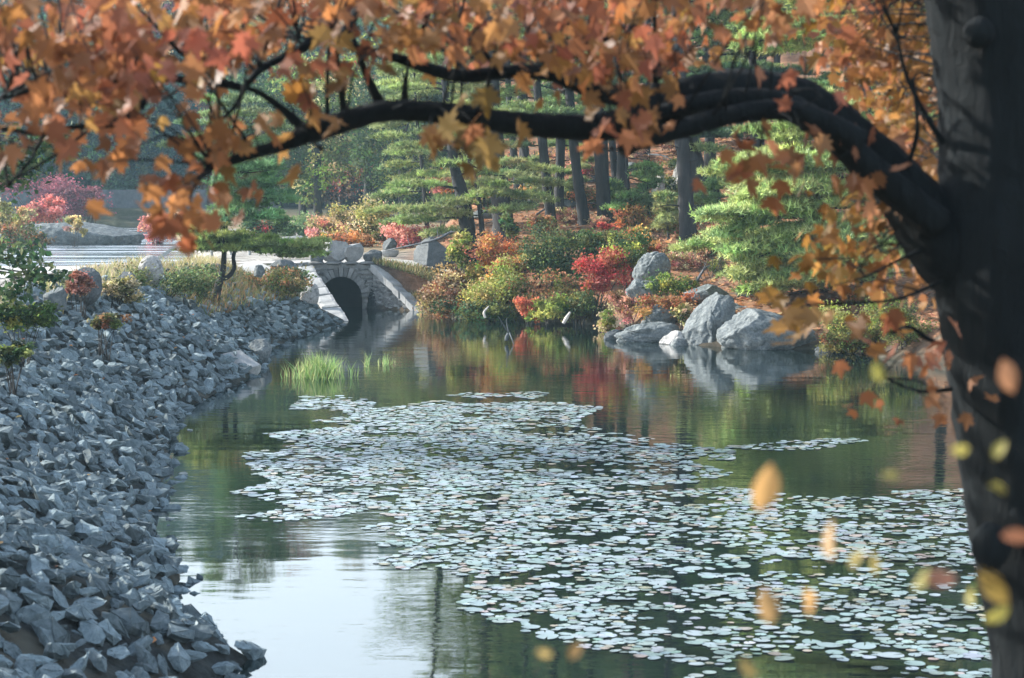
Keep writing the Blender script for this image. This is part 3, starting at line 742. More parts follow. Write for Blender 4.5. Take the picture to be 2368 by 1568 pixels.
# ------------------------------------------------------------------ tree makers (all build at the origin)
PCOL = [(.13, .22, .075), (.18, .28, .09), (.24, .33, .12), (.10, .18, .07)]
PCOL_Y = [(.22, .28, .09), (.28, .33, .12), (.16, .22, .08), (.30, .33, .14)]
PCOL_D = [(.03, .075, .035), (.045, .10, .04), (.07, .13, .05)]

def sprays(crown, rg, Cn, Rr, cnt, cols, L=.20, Wd=.022, flat=.28):
    """needle tufts filling flattened pads centred at Cn (radius Rr)"""
    n = len(Cn); k = np.repeat(np.arange(n), cnt)
    m = len(k); q = rg.normal(0, .5, (m, 3)); q = np.clip(q, -1.1, 1.1)
    q[:, 2] = np.abs(q[:, 2]) * flat * 1.2 - .08 - .10 * (q[:, 0] ** 2 + q[:, 1] ** 2) * .5
    P = Cn[k] + q * Rr[k][:, None]
    base = palette(n, cols, rg, .16)
    colr = base[k] * np.exp(rg.normal(0, .22, (m, 1)))
    bl = 5
    D = unit(rg.normal(0, 1, (m * bl, 3)) + np.array((0, 0, .75)) + np.repeat(q, bl, 0) * np.array((1, 1, .2)) * .8)
    needles(crown, np.repeat(P, bl, 0) - D * .03, L * rg.uniform(.7, 1.25, m * bl), Wd, D, np.repeat(colr, bl, 0))

def limb_path(p0, az, Ln, rise, rg, droop=.10):
    d = np.array((math.cos(az), math.sin(az), 0)); t = np.linspace(0, 1, 6)
    P = p0 + d * (t[:, None] * Ln); P[:, 2] += rise * t * Ln - droop * Ln * t ** 2
    sdv = np.array((-d[1], d[0], 0)); P += sdv * (rg.normal(0, .04, (6, 1)).cumsum(0) * Ln * .5)
    P[1:, 2] += rg.normal(0, .02, 5).cumsum() * Ln
    return P

def make_pine(seed, trunk, rad, limbs, cols=PCOL, padk=1.0, dens=1.0, dead=8, needle=.22, nw=.024, sides=10, padflat=.28, tipstart=.35, bark_bump=.05):
    """trunk: local points; limbs: (z, azimuth, length, rise). returns trunk mesh builder, crown mesh builder"""
    rg = np.random.default_rng(seed); tb = MB(); cb = MB()
    trunk = np.asarray(trunk, float); P, rr = smooth_path(trunk, rad, 6)
    flare = np.exp(-(P[:, 2] - P[0, 2]) / .5) * rr[0] * .45; rr = rr + flare
    tube(tb, P, rr, sides, 1, bark_bump, rng=rg, smoothp=False)
    def on(z): 
        z = min(max(z, P[0, 2]), P[-1, 2]); i = min(np.searchsorted(P[:, 2], z), len(P) - 1); return P[i], rr[i]
    Cn, Rd = [], []
    for (z, az, Ln, rise) in limbs:
        p0, r0 = on(z); LP = limb_path(np.array((p0[0], p0[1], z)), az, Ln, rise, rg)
        lr = min(r0 * .4, .018 * Ln + .012)
        tube(tb, LP, lr * np.array((1, .85, .7, .52, .34, .14)), 5, 2, .0, rng=rg)
        npad = max(4, int(Ln * 3.0 * dens)); d2 = unit(LP[-1] - LP[0]); sdv = np.array((-d2[1], d2[0], 0))
        for k in range(npad):
            t = tipstart + (1 - tipstart) * (k + rg.random()) / npad; f = t * 5; i = min(int(f), 4); p = LP[i] * (1 - f + i) + LP[i + 1] * (f - i)
            off = rg.uniform(-1, 1) * Ln * .22 * (1.25 - t * .7)
            c = p + sdv * off + np.array((0, 0, rg.uniform(-.02, .10) * Ln * .3)) + d2 * abs(off) * .4
            Cn.append(c); Rd.append(rg.uniform(.36, .62) * padk * (1.15 - .35 * t))
            if rg.random() < .6: tube(tb, [p, (p + c) / 2 + (0, 0, -.02), c], [lr * .3, lr * .22, .006], 4, 2)
    if Cn: sprays(cb, rg, np.array(Cn), np.array(Rd), max(8, int(60 * dens)), cols, needle, nw, padflat)
    for k in range(dead):
        z = rg.uniform(P[0, 2] + 1.2, max(P[0, 2] + 2, min(P[-1, 2] * .55, 9))); p0, r0 = on(z); az = rg.uniform(0, 6.28); Ln = rg.uniform(.4, 1.8)
        LP = limb_path(np.array((p0[0], p0[1], z)), az, Ln, rg.uniform(-.25, .3), rg)
        tube(tb, LP, .034 * np.array((1, .8, .6, .45, .3, .12)), 4, 2)
        for q in range(2):
            i = rg.integers(2, 5); e = LP[i] + unit(rg.normal(0, 1, 3)) * Ln * .35; tube(tb, [LP[i], e], [.014, .005], 3, 2)
    return tb, cb

def auto_limbs(rg, z0, z1, n, Lmax, taper=.75, az0=None, azs=None, rise=.10):
    out = []
    for k in range(n):
        t = (k + rg.random()) / n; z = z0 + (z1 - z0) * t
        az = rg.uniform(0, 6.28) if az0 is None else az0 + rg.normal(0, azs)
        out.append((z, az, Lmax * (1 - taper * t ** 1.3) * rg.uniform(.65, 1.1), rise + .25 * t + rg.normal(0, .06)))
    return out

def make_broad(seed, h, rtr, cw, ch, cz, ncl, nl, ls, cols, lean=(0, 0), spread=.30, shell=.55, stems=1, jit=.2, up=.5, bmat=None):
    """deciduous tree or shrub: crown ellipsoid width cw, height ch, centre height cz"""
    rg = np.random.default_rng(seed); tb = MB(); cb = MB()
    d = unit(rg.normal(0, 1, (ncl, 3))); r = shell + (1 - shell) * rg.random(ncl) ** .6
    # uneven outline
    r = r * (1 + .28 * fnoise(d, 2.3, seed + 3))
    Cn = d * r[:, None] * np.array((cw / 2, cw / 2, ch / 2))
    if stems > 1:
        nb = 7; o = rg.uniform(-.42, .42, (nb, 3)) * np.array((cw, cw * .8, ch * .75)); sz = rg.uniform(.28, .62, nb); w_ = rg.integers(0, nb, ncl)
        Cn = Cn * sz[w_][:, None] + o[w_]
        far_ = rg.random(ncl) < .06; Cn[far_] *= 1.25
    Cn[:, 2] += cz; Cn[:, 0] += lean[0]; Cn[:, 1] += lean[1]
    Cn[:, 2] = np.maximum(Cn[:, 2], .12)
    cs = cw * spread * rg.uniform(.5, 1.1, ncl) * .5
    k = np.repeat(np.arange(ncl), nl); q = rg.normal(0, .5, (len(k), 3)) * np.array((1, 1, .7))
    P = Cn[k] + q * cs[k][:, None]; P[:, 2] = np.maximum(P[:, 2], .04)
    base = palette(ncl, cols, rg, jit * 1.3); colr = base[k] * np.exp(rg.normal(0, .22, (len(k), 1)))
    cards(cb, P, ls * rg.uniform(.6, 1.3, len(k)), np.clip(colr, .004, .9), rg, up)
    if stems == 1:
        T = np.array([(0, 0, -.4), (lean[0] * .15, lean[1] * .15, cz * .35), (lean[0] * .5, lean[1] * .5, cz * .7), (lean[0], lean[1], cz + ch * .3)])
        tube(tb, T, [rtr * 1.25, rtr, rtr * .75, rtr * .2], 8, 5, .04, rng=rg)
        for j in range(min(ncl, 12)):
            c = Cn[rg.integers(0, ncl)]; t = rg.uniform(.35, .8); p = np.array((lean[0] * t, lean[1] * t, cz * (.45 + .5 * t)))
            tube(tb, [p, (p + c) / 2 + (0, 0, .08 * ch), c], [rtr * .32, rtr * .2, rtr * .05], 5, 3)
    else:
        for j in range(stems):
            c = Cn[rg.integers(0, ncl)]; b = np.array((rg.normal(0, cw * .12), rg.normal(0, cw * .08), -.15))
            tube(tb, [b, (b * .6 + c * .4) + (0, 0, .1), c], [rtr, rtr * .7, rtr * .25], 4, 3)
    return tb, cb

def place(name, label, cat, base, parts, group=None, rz=0.0):
    r = empty(name, base, label, cat, group); r.rotation_euler = (0, 0, rz)
    for nm, mb, mat, sm in parts:
        if mb.n: obj(nm, mb.mesh(name + '_' + nm, mat, sm), r)
    return r

# ---------------------------------------------------------------- the named pines on the slope
def pine_at(name, label, bx, by, pts, rpx, height, limbs, Y=None, **kw):
    """base pixel on the slope; further trunk points as pixels at the same distance; then straight up to height"""
    if 4 <= kw['seed'] <= 12:
        g5 = np.random.default_rng(kw['seed'] + 50); limbs = limbs + auto_limbs(g5, 3.6, 7.5, 7, 2.0, taper=.1, rise=0)
    q = hit(bx, by) if Y is None else np.array((at(bx, by, Y)[0], Y, Hs(at(bx, by, Y)[0], Y)))
    Y = q[1]; s = pxm(Y); T = [(0, 0, -.5), (0, 0, .05)]; Rr = [rpx[0] * s * 1.02, rpx[0] * s]
    for (x, y), r_ in zip(pts, rpx[1:]):
        w = at(x, y, Y) - q; T.append((w[0], 0, w[2])); Rr.append(r_ * s)
    l = T[-1]; v = np.array(T[-1]) - np.array(T[1]); v = v / max(v[2], .5)
    if height > l[2] + 1:
        mid = (height + l[2]) / 2
        T.append((l[0] + v[0] * .7 * (mid - l[2]), 0, mid)); Rr.append(Rr[-1] * .66)
        T.append((l[0] + v[0] * .45 * (height - l[2]), 0, height)); Rr.append(.02)
    tb, cb = make_pine(kw.pop('seed'), T, Rr, limbs, **kw)
    return place(name, label, 'pine tree', q, [('trunk', tb, M_BARK, True), ('crown', cb, M_PINE, False)], 'pines on the needle covered slope')
rg = np.random.default_rng(77)
PI = math.pi
def L_(z0, z1, n, L, **k): return auto_limbs(rg, z0, z1, n, L, **k)
# azimuth: 0 = right, pi = left, -pi/2 = toward the camera
pine_at('pine_tree', 'thick pine trunk leaning left beside the dark pyramid boulder', 1090, 552, [(1072, 470), (1052, 390), (1035, 250)], (23, 17, 12, 9), 17,
        [(3.1, -2.6, 2.6, .12), (2.4, -2.9, 2.2, 0), (2.0, 2.9, 2.4, 0), (3.6, -.3, 2.4, .1), (4.5, PI, 2.0, .1), (1.6, -2.5, 1.7, 0)] + L_(6.5, 17, 26, 3.0), seed=1, cols=PCOL_Y, dead=10, Y=81)
pine_at('pine_tree', 'thin dark pine stem just right of the thick leaning trunk', 1122, 548, [(1105, 450), (1082, 360)], (7, 5.5, 4.5), 8.5,
        [(2.3, -.5, 2.0, .2), (2.6, -2.4, 1.8, .15), (3.0, .2, 1.8, .1), (2.8, -1.2, 1.6, .2), (2.2, 3.0, 1.6, .1), (3.4, -.9, 1.6, .1)] + L_(4, 8.4, 12, 1.5), seed=2, dead=6, Y=80, padk=1.15, cols=PCOL_Y)
pine_at('pine_tree', 'broad vine tangled trunk between the thin stem and the straight slope trunks', 1168, 558, [(1158, 470), (1150, 380), (1140, 200)], (27, 22, 19, 15), 20,
        [(2.7, PI, 2.0, .05), (2.5, .2, 2.5, .02), (2.9, -.35, 2.3, .05), (2.2, 2.8, 1.7, 0), (3.1, -1.1, 1.6, .1), (2.0, -.2, 2.2, -.05), (5.2, -1.2, 2.4, 0), (5.6, -.4, 2.6, .0)] + L_(8, 20, 30, 3.2), seed=3, dead=14, cols=PCOL_Y, padk=1.1)
pine_at('pine_tree', 'straight slim trunk on the needle slope, base hidden by green shrubs', 1277, 546, [(1266, 440), (1253, 320), (1240, 180)], (13, 11.5, 10.5, 9), 20, L_(6, 20, 28, 2.8), seed=4, dead=9)
pine_at('pine_tree', 'trunk with an exposed flaring root foot in the middle of the slope', 1351, 519, [(1338, 430), (1325, 320), (1312, 150)], (14, 12, 11, 9), 21, L_(6.5, 21, 28, 2.9), seed=5, dead=8)
pine_at('pine_tree', 'stout dark trunk of the close pair in the middle of the slope', 1399, 512, [(1393, 420), (1388, 320), (1380, 120)], (18, 16.5, 15.5, 13), 22, L_(7, 22, 30, 3.2), seed=6, dead=12)
pine_at('pine_tree', 'slimmer trunk close behind the stout one of the pair', 1428, 455, [(1420, 380), (1414, 310), (1402, 120)], (10, 9, 8.5, 7), 21, L_(8, 21, 24, 2.6), seed=7, dead=8)
pine_at('pine_tree', 'trunk high on the slope with pale rock at its foot', 1222, 434, [(1216, 370), (1209, 310), (1198, 140)], (11, 9.5, 9, 7), 20, L_(7, 20, 26, 2.8), seed=8, dead=8)
pine_at('pine_tree', 'dark trunk at the upper left of the slope behind the layered green branch', 1200, 452, [(1192, 390), (1184, 320), (1170, 120)], (10, 9, 8, 7), 20, L_(6, 20, 26, 2.8), seed=9, dead=8)
pine_at('pine_tree', 'big front trunk with bare dead limbs reaching left over the pale outcrop', 1592, 576, [(1586, 470), (1578, 330), (1568, 120)], (21, 18.5, 17, 14), 22,
        [(7.5, PI, 2.5, .1)] + L_(8, 22, 30, 3.4), seed=10, dead=16)
pine_at('pine_tree', 'broad grey trunk right behind the big front trunk', 1622, 500, [(1612, 420), (1600, 320), (1590, 120)], (22, 20, 18, 15), 23, L_(8, 23, 30, 3.4), seed=11, dead=10)
pine_at('pine_tree', 'shaded trunk at the right of the cluster partly behind green boughs', 1652, 470, [(1648, 400), (1640, 310), (1632, 120)], (13, 12, 11, 9), 22, L_(7, 22, 28, 3), seed=12, dead=8)
pine_at('pine_tree', 'young pine pole with low green tufts in front of the pale outcrop', 1457, 512, [(1452, 430), (1447, 350)], (5, 4.2, 3.4), 6.5,
        [(.6, -2.4, 1.0, .1), (.8, -.6, 1.2, .1), (.7, .1, 1.2, .1), (1.1, -1.6, .9, .1), (1.9, .1, 1.3, .1), (2.1, -.5, 1.2, .1)] + L_(3.2, 6.4, 8, 1.0), seed=13, dead=4, cols=PCOL)
pine_at('pine_tree', 'young pine with drooping yellow green tiers left of the slope', 990, 470, [(975, 380), (965, 290)], (5.5, 4.5, 3.6), 9,
        [(1.0 + .62 * k, PI + rg.normal(0, .55), 2.4 - .1 * k, -.02) for k in range(9)] + [(1.2 + .9 * k, rg.normal(-.6, .9), 1.6, 0) for k in range(6)] + L_(6, 9, 8, 1.2), seed=14, cols=PCOL_Y, dead=4, Y=92, padk=1.1)
for (bx, by, hp, lb, sd) in [(1335, 470, 150, 'pine sapling beside the leaning slope trunk', 41), (1500, 505, 130, 'pine sapling left of the big front trunk', 42), (1545, 555, 120, 'pine sapling at the left foot of the big front trunk', 43), (1665, 520, 150, 'pine sapling right of the grey trunk cluster', 44), (1240, 480, 130, 'pine sapling near the upper slope trunks', 45), (1425, 500, 90, 'tiny pine seedling between the paired trunks and the pole', 46), (1120, 480, 140, 'pine sapling behind the thick leaning trunk', 47), (1730, 610, 110, 'pine sapling above the leaning shore rock', 48)]:
    q_ = hit(bx, by); s_ = pxm(q_[1]); hh = hp * s_
    pine_at('pine_sapling', lb, bx, by, [(bx - 3, by - hp * .5)], (3.2, 2.2), hh, [(hh * (.15 + .1 * k), rg.uniform(0, 6.28), hh * .42 * (1 - .085 * k) * rg.uniform(.7, 1.1), .08) for k in range(8)], seed=sd, cols=PCOL_Y if sd % 2 else PCOL, dead=0, padk=.75)
# the big shoreline pine whose green tiers fill the right side
tiers = []
for (y, xl, n) in ((715, 1720, 4), (690, 1690, 4), (640, 1690, 5), (600, 1580, 5), (535, 1610, 5), (480, 1630, 5), (440, 1690, 5), (380, 1760, 4), (330, 1800, 3), (160, 1690, 4), (120, 1700, 5), (60, 1850, 3), (20, 1790, 3)):
    z = at(2018, y, 62.5)[2]
    for k in range(n):
        tiers.append((z + rg.normal(0, .12) - .5, PI + rg.normal(0, .42) + .12, (2010 - xl) * pxm(62.5) * rg.uniform(.72, 1.02), .02 + rg.normal(0, .03)))
    for k in range(2): tiers.append((z + rg.normal(0, .2) - .3, -PI / 2 + rg.normal(-.5, .5), rg.uniform(2, 3.6), .02))
for k in range(9): tiers.append((rg.uniform(.7, 2.4), -PI / 2 + rg.normal(-.55, .35), rg.uniform(2.6, 4.2), -.02))
for k in range(14): tiers.append((rg.uniform(2.5, 9), rg.normal(0, .8), rg.uniform(1.5, 3.5), .05))
pine_at('pine_tree', 'large shoreline pine behind the maple with broad bright green tiers spreading left', 2018, 720, [(2012, 600), (2002, 400), (1995, 150)], (24, 21, 18, 15), 17,
        tiers + L_(9.5, 17, 26, 3.6), seed=15, cols=[(.34, .43, .15), (.42, .50, .18), (.22, .32, .11), (.46, .52, .21)], dead=8, Y=62.5, padk=1.12, dens=1.15)
# pines higher up and outside, standing where the slope closes the view
fillers = [(2.0, 92), (5, 98), (8.5, 93), (11.5, 100), (14.5, 90), (3.5, 107), (7, 112), (12, 113), (0.5, 103), (16.5, 105), (-2.0, 112), (17, 84), (13, 80), (9.5, 83), (18, 72), (-1.0, 122), (5, 124), (10, 127), (15, 122), (20, 118), (22, 100), (21, 88), (1.0, 135), (7, 138), (14, 138)]
protos = []
for k in range(4):
    r2 = np.random.default_rng(200 + k); h = 19 + 2 * k
    tb, cb = make_pine(210 + k, [(0, 0, -.6), (0, 0, 0), (-.2, 0, 6), (-.5, .1, 12), (-.6, 0, h)], [.24, .23, .19, .13, .02], auto_limbs(r2, 3.2, h, 40, 3.3), dead=12, cols=[PCOL, PCOL_D, PCOL, PCOL_Y][k])
    protos.append((tb.mesh('slope_pine_trunk', M_BARK, True), cb.mesh('slope_pine_crown', M_PINE)))
for k, (x, y) in enumerate(fillers):
    tr, cr = protos[k % 4]; r = empty('pine_tree', (x, y, Hs(x, y)), 'tall pine standing deeper in the grove behind the front row of slope trunks', 'pine tree', 'background pines of the slope grove')
    r.rotation_euler = (0, 0, rg.uniform(0, 6.28)); sc = rg.uniform(.85, 1.12); r.scale = (sc,) * 3
    obj('trunk', tr, r); obj('crown', cr, r)

# ---------------------------------------------------------------- small crooked pine on the bank
q = np.array(hit(500, 703)); Y = q[1]; s = pxm(Y)
def lp(x, y, dy=0): w = at(x, y, Y) - q; return np.array((w[0], dy, w[2]))
tb, cb = MB(), MB(); r2 = np.random.default_rng(31)
tube(tb, [lp(498, 715), lp(499, 690), lp(505, 660), lp(512, 640)], [13 * s, 11 * s, 9 * s, 8 * s], 9, 6, .06)
stemL = [lp(512, 640), lp(517, 610), lp(519, 570), lp(522, 500), lp(530, 420), lp(535, 330)]
stemR = [lp(510, 645), lp(528, 640), lp(541, 620), lp(540, 590), lp(556, 562), lp(580, 545)]
tube(tb, stemL, np.array((7.5, 6.5, 6, 5, 3.6, 1)) * s, 8, 5, .06); tube(tb, stemR, np.array((6, 5.5, 5, 4.5, 3.5, 2)) * s, 8, 5, .06)
Cn, Rd = [], []
def shelf(xa, xb, ya, yb, n, r, dyr=.9, fromp=None):
    for k in range(n):
        x = r2.uniform(xa, xb); y = r2.uniform(ya, yb); dy = r2.uniform(-dyr, dyr); c = lp(x, y, dy); Cn.append(c); Rd.append(r * r2.uniform(.7, 1.2))
        if fromp is not None and k % 2 == 0: tube(tb, [fromp, (fromp + c) / 2 + (0, 0, -.05), c + (0, 0, -.03)], [1.6 * s, 1.1 * s, .3 * s], 4, 3)
shelf(442, 560, 540, 578, 34, .36, .9, lp(519, 560)); shelf(560, 640, 548, 582, 24, .32, .8, lp(560, 560)); shelf(640, 742, 556, 594, 26, .28, .6, lp(600, 560))
shelf(438, 520, 505, 550, 14, .28, .7, lp(522, 520))
Cy, Ry = Cn, Rd
sprays(cb, r2, np.array(Cn), np.array(Rd), 60, [(.24, .33, .09), (.30, .36, .12), (.16, .22, .07)], .17, .02)
Cn, Rd = [], []
shelf(505, 655, 470, 510, 18, .30, .9, lp(525, 480)); shelf(515, 662, 420, 465, 26, .34, 1.0, lp(530, 440)); shelf(500, 640, 375, 420, 18, .32, .9, lp(532, 400))
sprays(cb, r2, np.array(Cn), np.array(Rd) * 1.25, 64, [(.16, .30, .13), (.20, .35, .15), (.11, .22, .10)], .17, .02)
Cn, Rd = [], []
shelf(400, 660, 320, 370, 15, .32, .9, lp(534, 350)); shelf(430, 640, 270, 320, 12, .3, .8, lp(535, 330)); shelf(480, 600, 225, 270, 10, .28, .6, lp(536, 320))
sprays(cb, r2, np.array(Cn), np.array(Rd) * 1.25, 60, [(.20, .30, .11), (.26, .33, .14), (.13, .21, .10)], .17, .02)
place('bank_pine', 'small crooked forked pine growing from the rubble bank left of the culvert', 'pine tree', q, [('trunk', tb, M_BARK, True), ('crown', cb, M_PINE, False)])

# ---------------------------------------------------------------- shrubs
GRN = [(.06, .11, .035), (.09, .14, .04), (.045, .085, .035)]
YEL = [(.36, .30, .09), (.28, .27, .07), (.42, .33, .13), (.20, .22, .06)]
YGR = [(.20, .25, .05), (.28, .30, .07), (.14, .19, .05)]
ORG = [(.46, .17, .06), (.52, .23, .08), (.36, .13, .06), (.40, .25, .08)]
RED = [(.40, .05, .05), (.28, .04, .04), (.44, .12, .08), (.32, .09, .06), (.20, .09, .04)]
BRN = [(.24, .11, .05), (.16, .10, .05), (.30, .15, .07)]
PNK = [(.50, .20, .17), (.44, .16, .16), (.56, .30, .20)]
DKG = [(.035, .065, .03), (.05, .085, .035), (.07, .10, .04)]
OLV = [(.12, .13, .04), (.17, .17, .05), (.09, .10, .035)]
TAN = [(.46, .36, .18), (.40, .33, .13), (.52, .40, .24)]
MRN = [(.26, .07, .09), (.20, .06, .08), (.32, .10, .12)]

def shrub(label, cx_, cy_, w, h, Y, cols, seed, name='shrub', cat='shrub', depth=None, dens=1.0, leaf=None, up=.5, group=None):
    """shrub filling about w x h photograph pixels round (cx_, cy_) at distance Y, rooted on the ground there"""
    s = pxm(Y); c = at(cx_, cy_, Y); gz = max(Hs(c[0], Y), -.05)
    cw, ch = w * s, h * s; cz = max(c[2] - gz, ch * .40)
    lf = leaf or max(.07, Y * .0014)
    ncl = int(np.clip(46 * dens * (w * h) / 9000 + 22, 24, 170)); nl = 60
    tb, cb = make_broad(seed, 0, max(.012, .016 * ch), cw, ch, cz, ncl, nl, lf, cols, spread=.40, shell=.30, stems=9, up=up)
    return place(name, label, cat, (c[0], Y, gz), [('stems', tb, M_FBARK, True), ('foliage', cb, M_SHRUB, False)], group)
k = 600
for a in [
    ('tan yellow shrub hugging the culvert end at the waterline', 1022, 650, 110, 130, 74.5, TAN + BRN),
    ('dark leafy brown shrub over the water right of the right coping', 1030, 700, 90, 60, 73.5, BRN + DKG),
    ('tall yellow green shrub in front of the pyramid boulder', 1070, 600, 70, 130, 75, YGR + YEL),
    ('orange topped shrub under the thick leaning trunk', 1152, 580, 112, 80, 74.5, ORG),
    ('yellow green shrub overhanging the pond below the orange one', 1128, 668, 130, 130, 72, YEL + YGR),
    ('orange and yellow leaved shrub in the middle of the shore thicket', 1180, 640, 90, 100, 72.5, ORG + YEL),
    ('dark green shrub in the middle of the shore thicket', 1270, 600, 190, 120, 73, DKG + GRN + OLV),
    ('brown and russet shrub below the dark green one', 1255, 670, 130, 90, 71, BRN + OLV),
    ('small red orange shrub low over the water', 1228, 715, 60, 70, 69.5, [(.46, .12, .07), (.40, .14, .06)]),
    ('yellow green shrub dipping into the pond beside the small red orange one', 1275, 718, 80, 64, 69, YGR),
    ('olive shrub at the waterline under the red maple shrub', 1345, 705, 110, 80, 69.2, DKG + OLV),
    ('bright scarlet shrub leaning over the dark shore thicket', 1378, 615, 118, 78, 69.5, RED),
    ('scarlet lower spray drooping to the dark thicket', 1375, 662, 80, 36, 69, RED),
    ('yellow flecked green shrub left of the big rounded boulder', 1458, 590, 120, 100, 70, OLV + YGR + GRN),
    ('green leafy shrub rising behind the scarlet one', 1400, 560, 100, 70, 73, GRN + OLV),
    ('small bright red sprig at the foot of the stout trunk', 1403, 524, 34, 26, 75, RED),
    ('pinkish dry shrub between the shore rocks', 1455, 705, 80, 80, 65, PNK + TAN + BRN),
    ('russet heath tuft on the rock shelf', 1530, 705, 110, 60, 62.5, BRN + ORG + OLV),
    ('pale green feathery shrub beside the slanting grey rock', 1545, 655, 100, 50, 64.5, YGR + GRN),
    ('yellow flowering shrub beside the dome boulder', 1965, 765, 150, 120, 57.5, YEL + YGR + OLV),
    ('greenish yellow shrub at the far right waterline', 2090, 770, 130, 130, 55.5, YGR + OLV),
    ('brown twiggy shrub hanging over the water right of the dome boulder', 1925, 790, 90, 50, 57, BRN + OLV),
    ('large pale yellow shrub by the path behind the culvert', 828, 525, 150, 100, 98, TAN + YEL + OLV),
    ('pink tinged shrub left of the large pale yellow one', 752, 528, 80, 70, 104, PNK + TAN),
    ('rusty orange shrub at the foot of the yellow one', 800, 560, 110, 34, 94, ORG + BRN),
    ('coral red shrub right of the path behind the culvert', 945, 545, 110, 60, 92, PNK + [(.46, .13, .10)]),
    ('low green juniper on the bank beside the left coping', 650, 655, 110, 54, 70, [(.10, .17, .05), (.14, .21, .06), (.07, .13, .05)]),
    ('low brown green brush between pine and culvert on the bank', 625, 700, 150, 70, 68.5, OLV + BRN + DKG),
    ('low pale green shrub beyond the road', 660, 520, 110, 40, 108, [(.14, .22, .10), (.18, .26, .12)]),
    ('dark green low shrub with red sprigs behind the bank pine', 600, 530, 110, 70, 100, DKG + GRN + [(.40, .06, .06)]),
    ('rosy shrub on the lake shore spit', 368, 518, 80, 80, 118, PNK),
    ('yellowish shrub next to the rosy one on the shore spit', 435, 525, 60, 70, 114, TAN),
    ('pale yellow shrub at the left edge beside the lake rock', 35, 505, 80, 100, 112, YEL + TAN),
    ('coral pink young maple behind the lake rock', 100, 492, 84, 90, 122, [(.58, .22, .18), (.52, .18, .14)]),
    ('small yellow bush on the grey lake rock', 175, 522, 40, 40, 112, TAN),
    ('brown brushwood at the foot of the lake rock', 50, 545, 90, 60, 108, BRN + DKG),
    ('wide maroon tree crown on the far lake shore', 95, 450, 190, 90, 165, MRN),
    ('dark maroon shrub right of the wide maroon crown', 205, 455, 70, 60, 166, MRN),
    ('brown dry shrub left of the young pine tiers', 900, 540, 60, 40, 95, BRN + OLV),
    ('green sapling beside the dark boulder root', 1170, 520, 50, 60, 76, OLV + GRN),
    ('vine shrub climbing the straight slim trunk', 1255, 520, 60, 70, 77, OLV + BRN),
    ('orange huckleberry patch on the slope behind the scarlet shrub', 1480, 545, 90, 30, 76, ORG + OLV),
    ('low coral huckleberry patch high on the slope', 1330, 395, 90, 50, 104, PNK + [(.50, .10, .09)]),
    ('coral shrub on the slope left of the upper trunks', 1030, 420, 90, 60, 104, PNK + ORG),
]:
    k += 1; shrub(*a, seed=k)
r4 = np.random.default_rng(66)
for (cx_, cy_, w, h, Y, cc, lb) in [(1310, 560, 90, 40, 77, GRN + OLV, 'low green huckleberry patch left of the flaring root trunk'), (1500, 575, 60, 30, 72, BRN + ORG, 'low russet patch in front of the big front trunk'), (1650, 560, 90, 40, 72, GRN + OLV, 'low olive patch right of the big front trunk'),
                                    (1850, 560, 90, 40, 70, OLV + BRN, 'dry twiggy patch behind the shoreline pine boughs'), (1580, 730, 60, 50, 61.5, TAN + OLV, 'tan grass tuft between the shelf and the leaning rock'), (1415, 745, 60, 60, 65.5, YGR + TAN, 'yellow grass tuft where the shelf meets the thicket'),
                                    (2000, 700, 90, 50, 61, OLV + BRN, 'brown brush at the foot of the big shoreline pine'), (1130, 720, 120, 40, 71, DKG + OLV, 'dark low shrub trailing in the water under the yellow green one'), (1060, 715, 80, 40, 73, DKG + BRN, 'dark trailing shrub beside the right coping foot')]:
    k += 1; shrub(lb, cx_, cy_, w, h, Y, cc, seed=k)
lowp = []
for j, (cc, lb) in enumerate([(BRN + ORG + OLV, 'low russet huckleberry shrub scattered on the needle slope'), (GRN + OLV, 'low dull green huckleberry shrub scattered on the needle slope'), (TAN + BRN + PNK, 'low dry pinkish shrub scattered on the needle slope')]):
    tb, cb = make_broad(950 + j, 0, .012, 1.5, .75, .38, 40, 46, .10, cc, spread=.42, shell=.2, stems=8)
    lowp.append((tb.mesh('low_shrub_stems', M_FBARK, True), cb.mesh('low_shrub_foliage', M_SHRUB), lb))
for j in range(46):
    bx, by = r4.uniform(1120, 2150), r4.uniform(330, 640); q_ = hit(bx, by)
    if q_[1] > 125 or q_[0] < -2.5 or dist(POND, q_[:1], q_[1:2])[0] < 2: continue
    st_, fo_, lb = lowp[j % 3]; r_ = empty('low_shrub', q_, lb, 'shrub', lb.replace('shrub', 'shrubs')); r_.rotation_euler = (0, 0, r4.uniform(0, 6.28)); r_.scale = (r4.uniform(.6, 1.3),) * 3
    obj('stems', st_, r_); obj('foliage', fo_, r_)
# grey green brush masses on the bank top
for a in [('green grassy brush mound on the bank top near the pale round boulder', 385, 655, 180, 70, 57, [(.08, .13, .05), (.12, .16, .06), (.20, .20, .08)]),
          ('darker green brush mound between the pale boulder and the bank pine', 450, 675, 120, 80, 60, [(.06, .10, .045), (.09, .13, .05)]),
          ('tan weed tuft on the bank top above the rubble', 265, 668, 90, 60, 50, TAN + OLV),
          ('red brown dry weeds in front of the brown rounded boulder', 185, 655, 60, 60, 46, [(.34, .16, .11), (.28, .14, .09)]),
          ('green weeds with yellow flecks on the near bank at the left edge', 50, 735, 120, 60, 36, GRN + YGR),
          ('grey brown dry weeds on the rubble below the bank top', 240, 740, 70, 36, 43, BRN + OLV),
          ('dark green weeds at the left edge low on the rubble', 25, 815, 70, 45, 32, DKG + OLV)]:
    k += 1; shrub(*a, seed=k, leaf=.08, up=1.2)

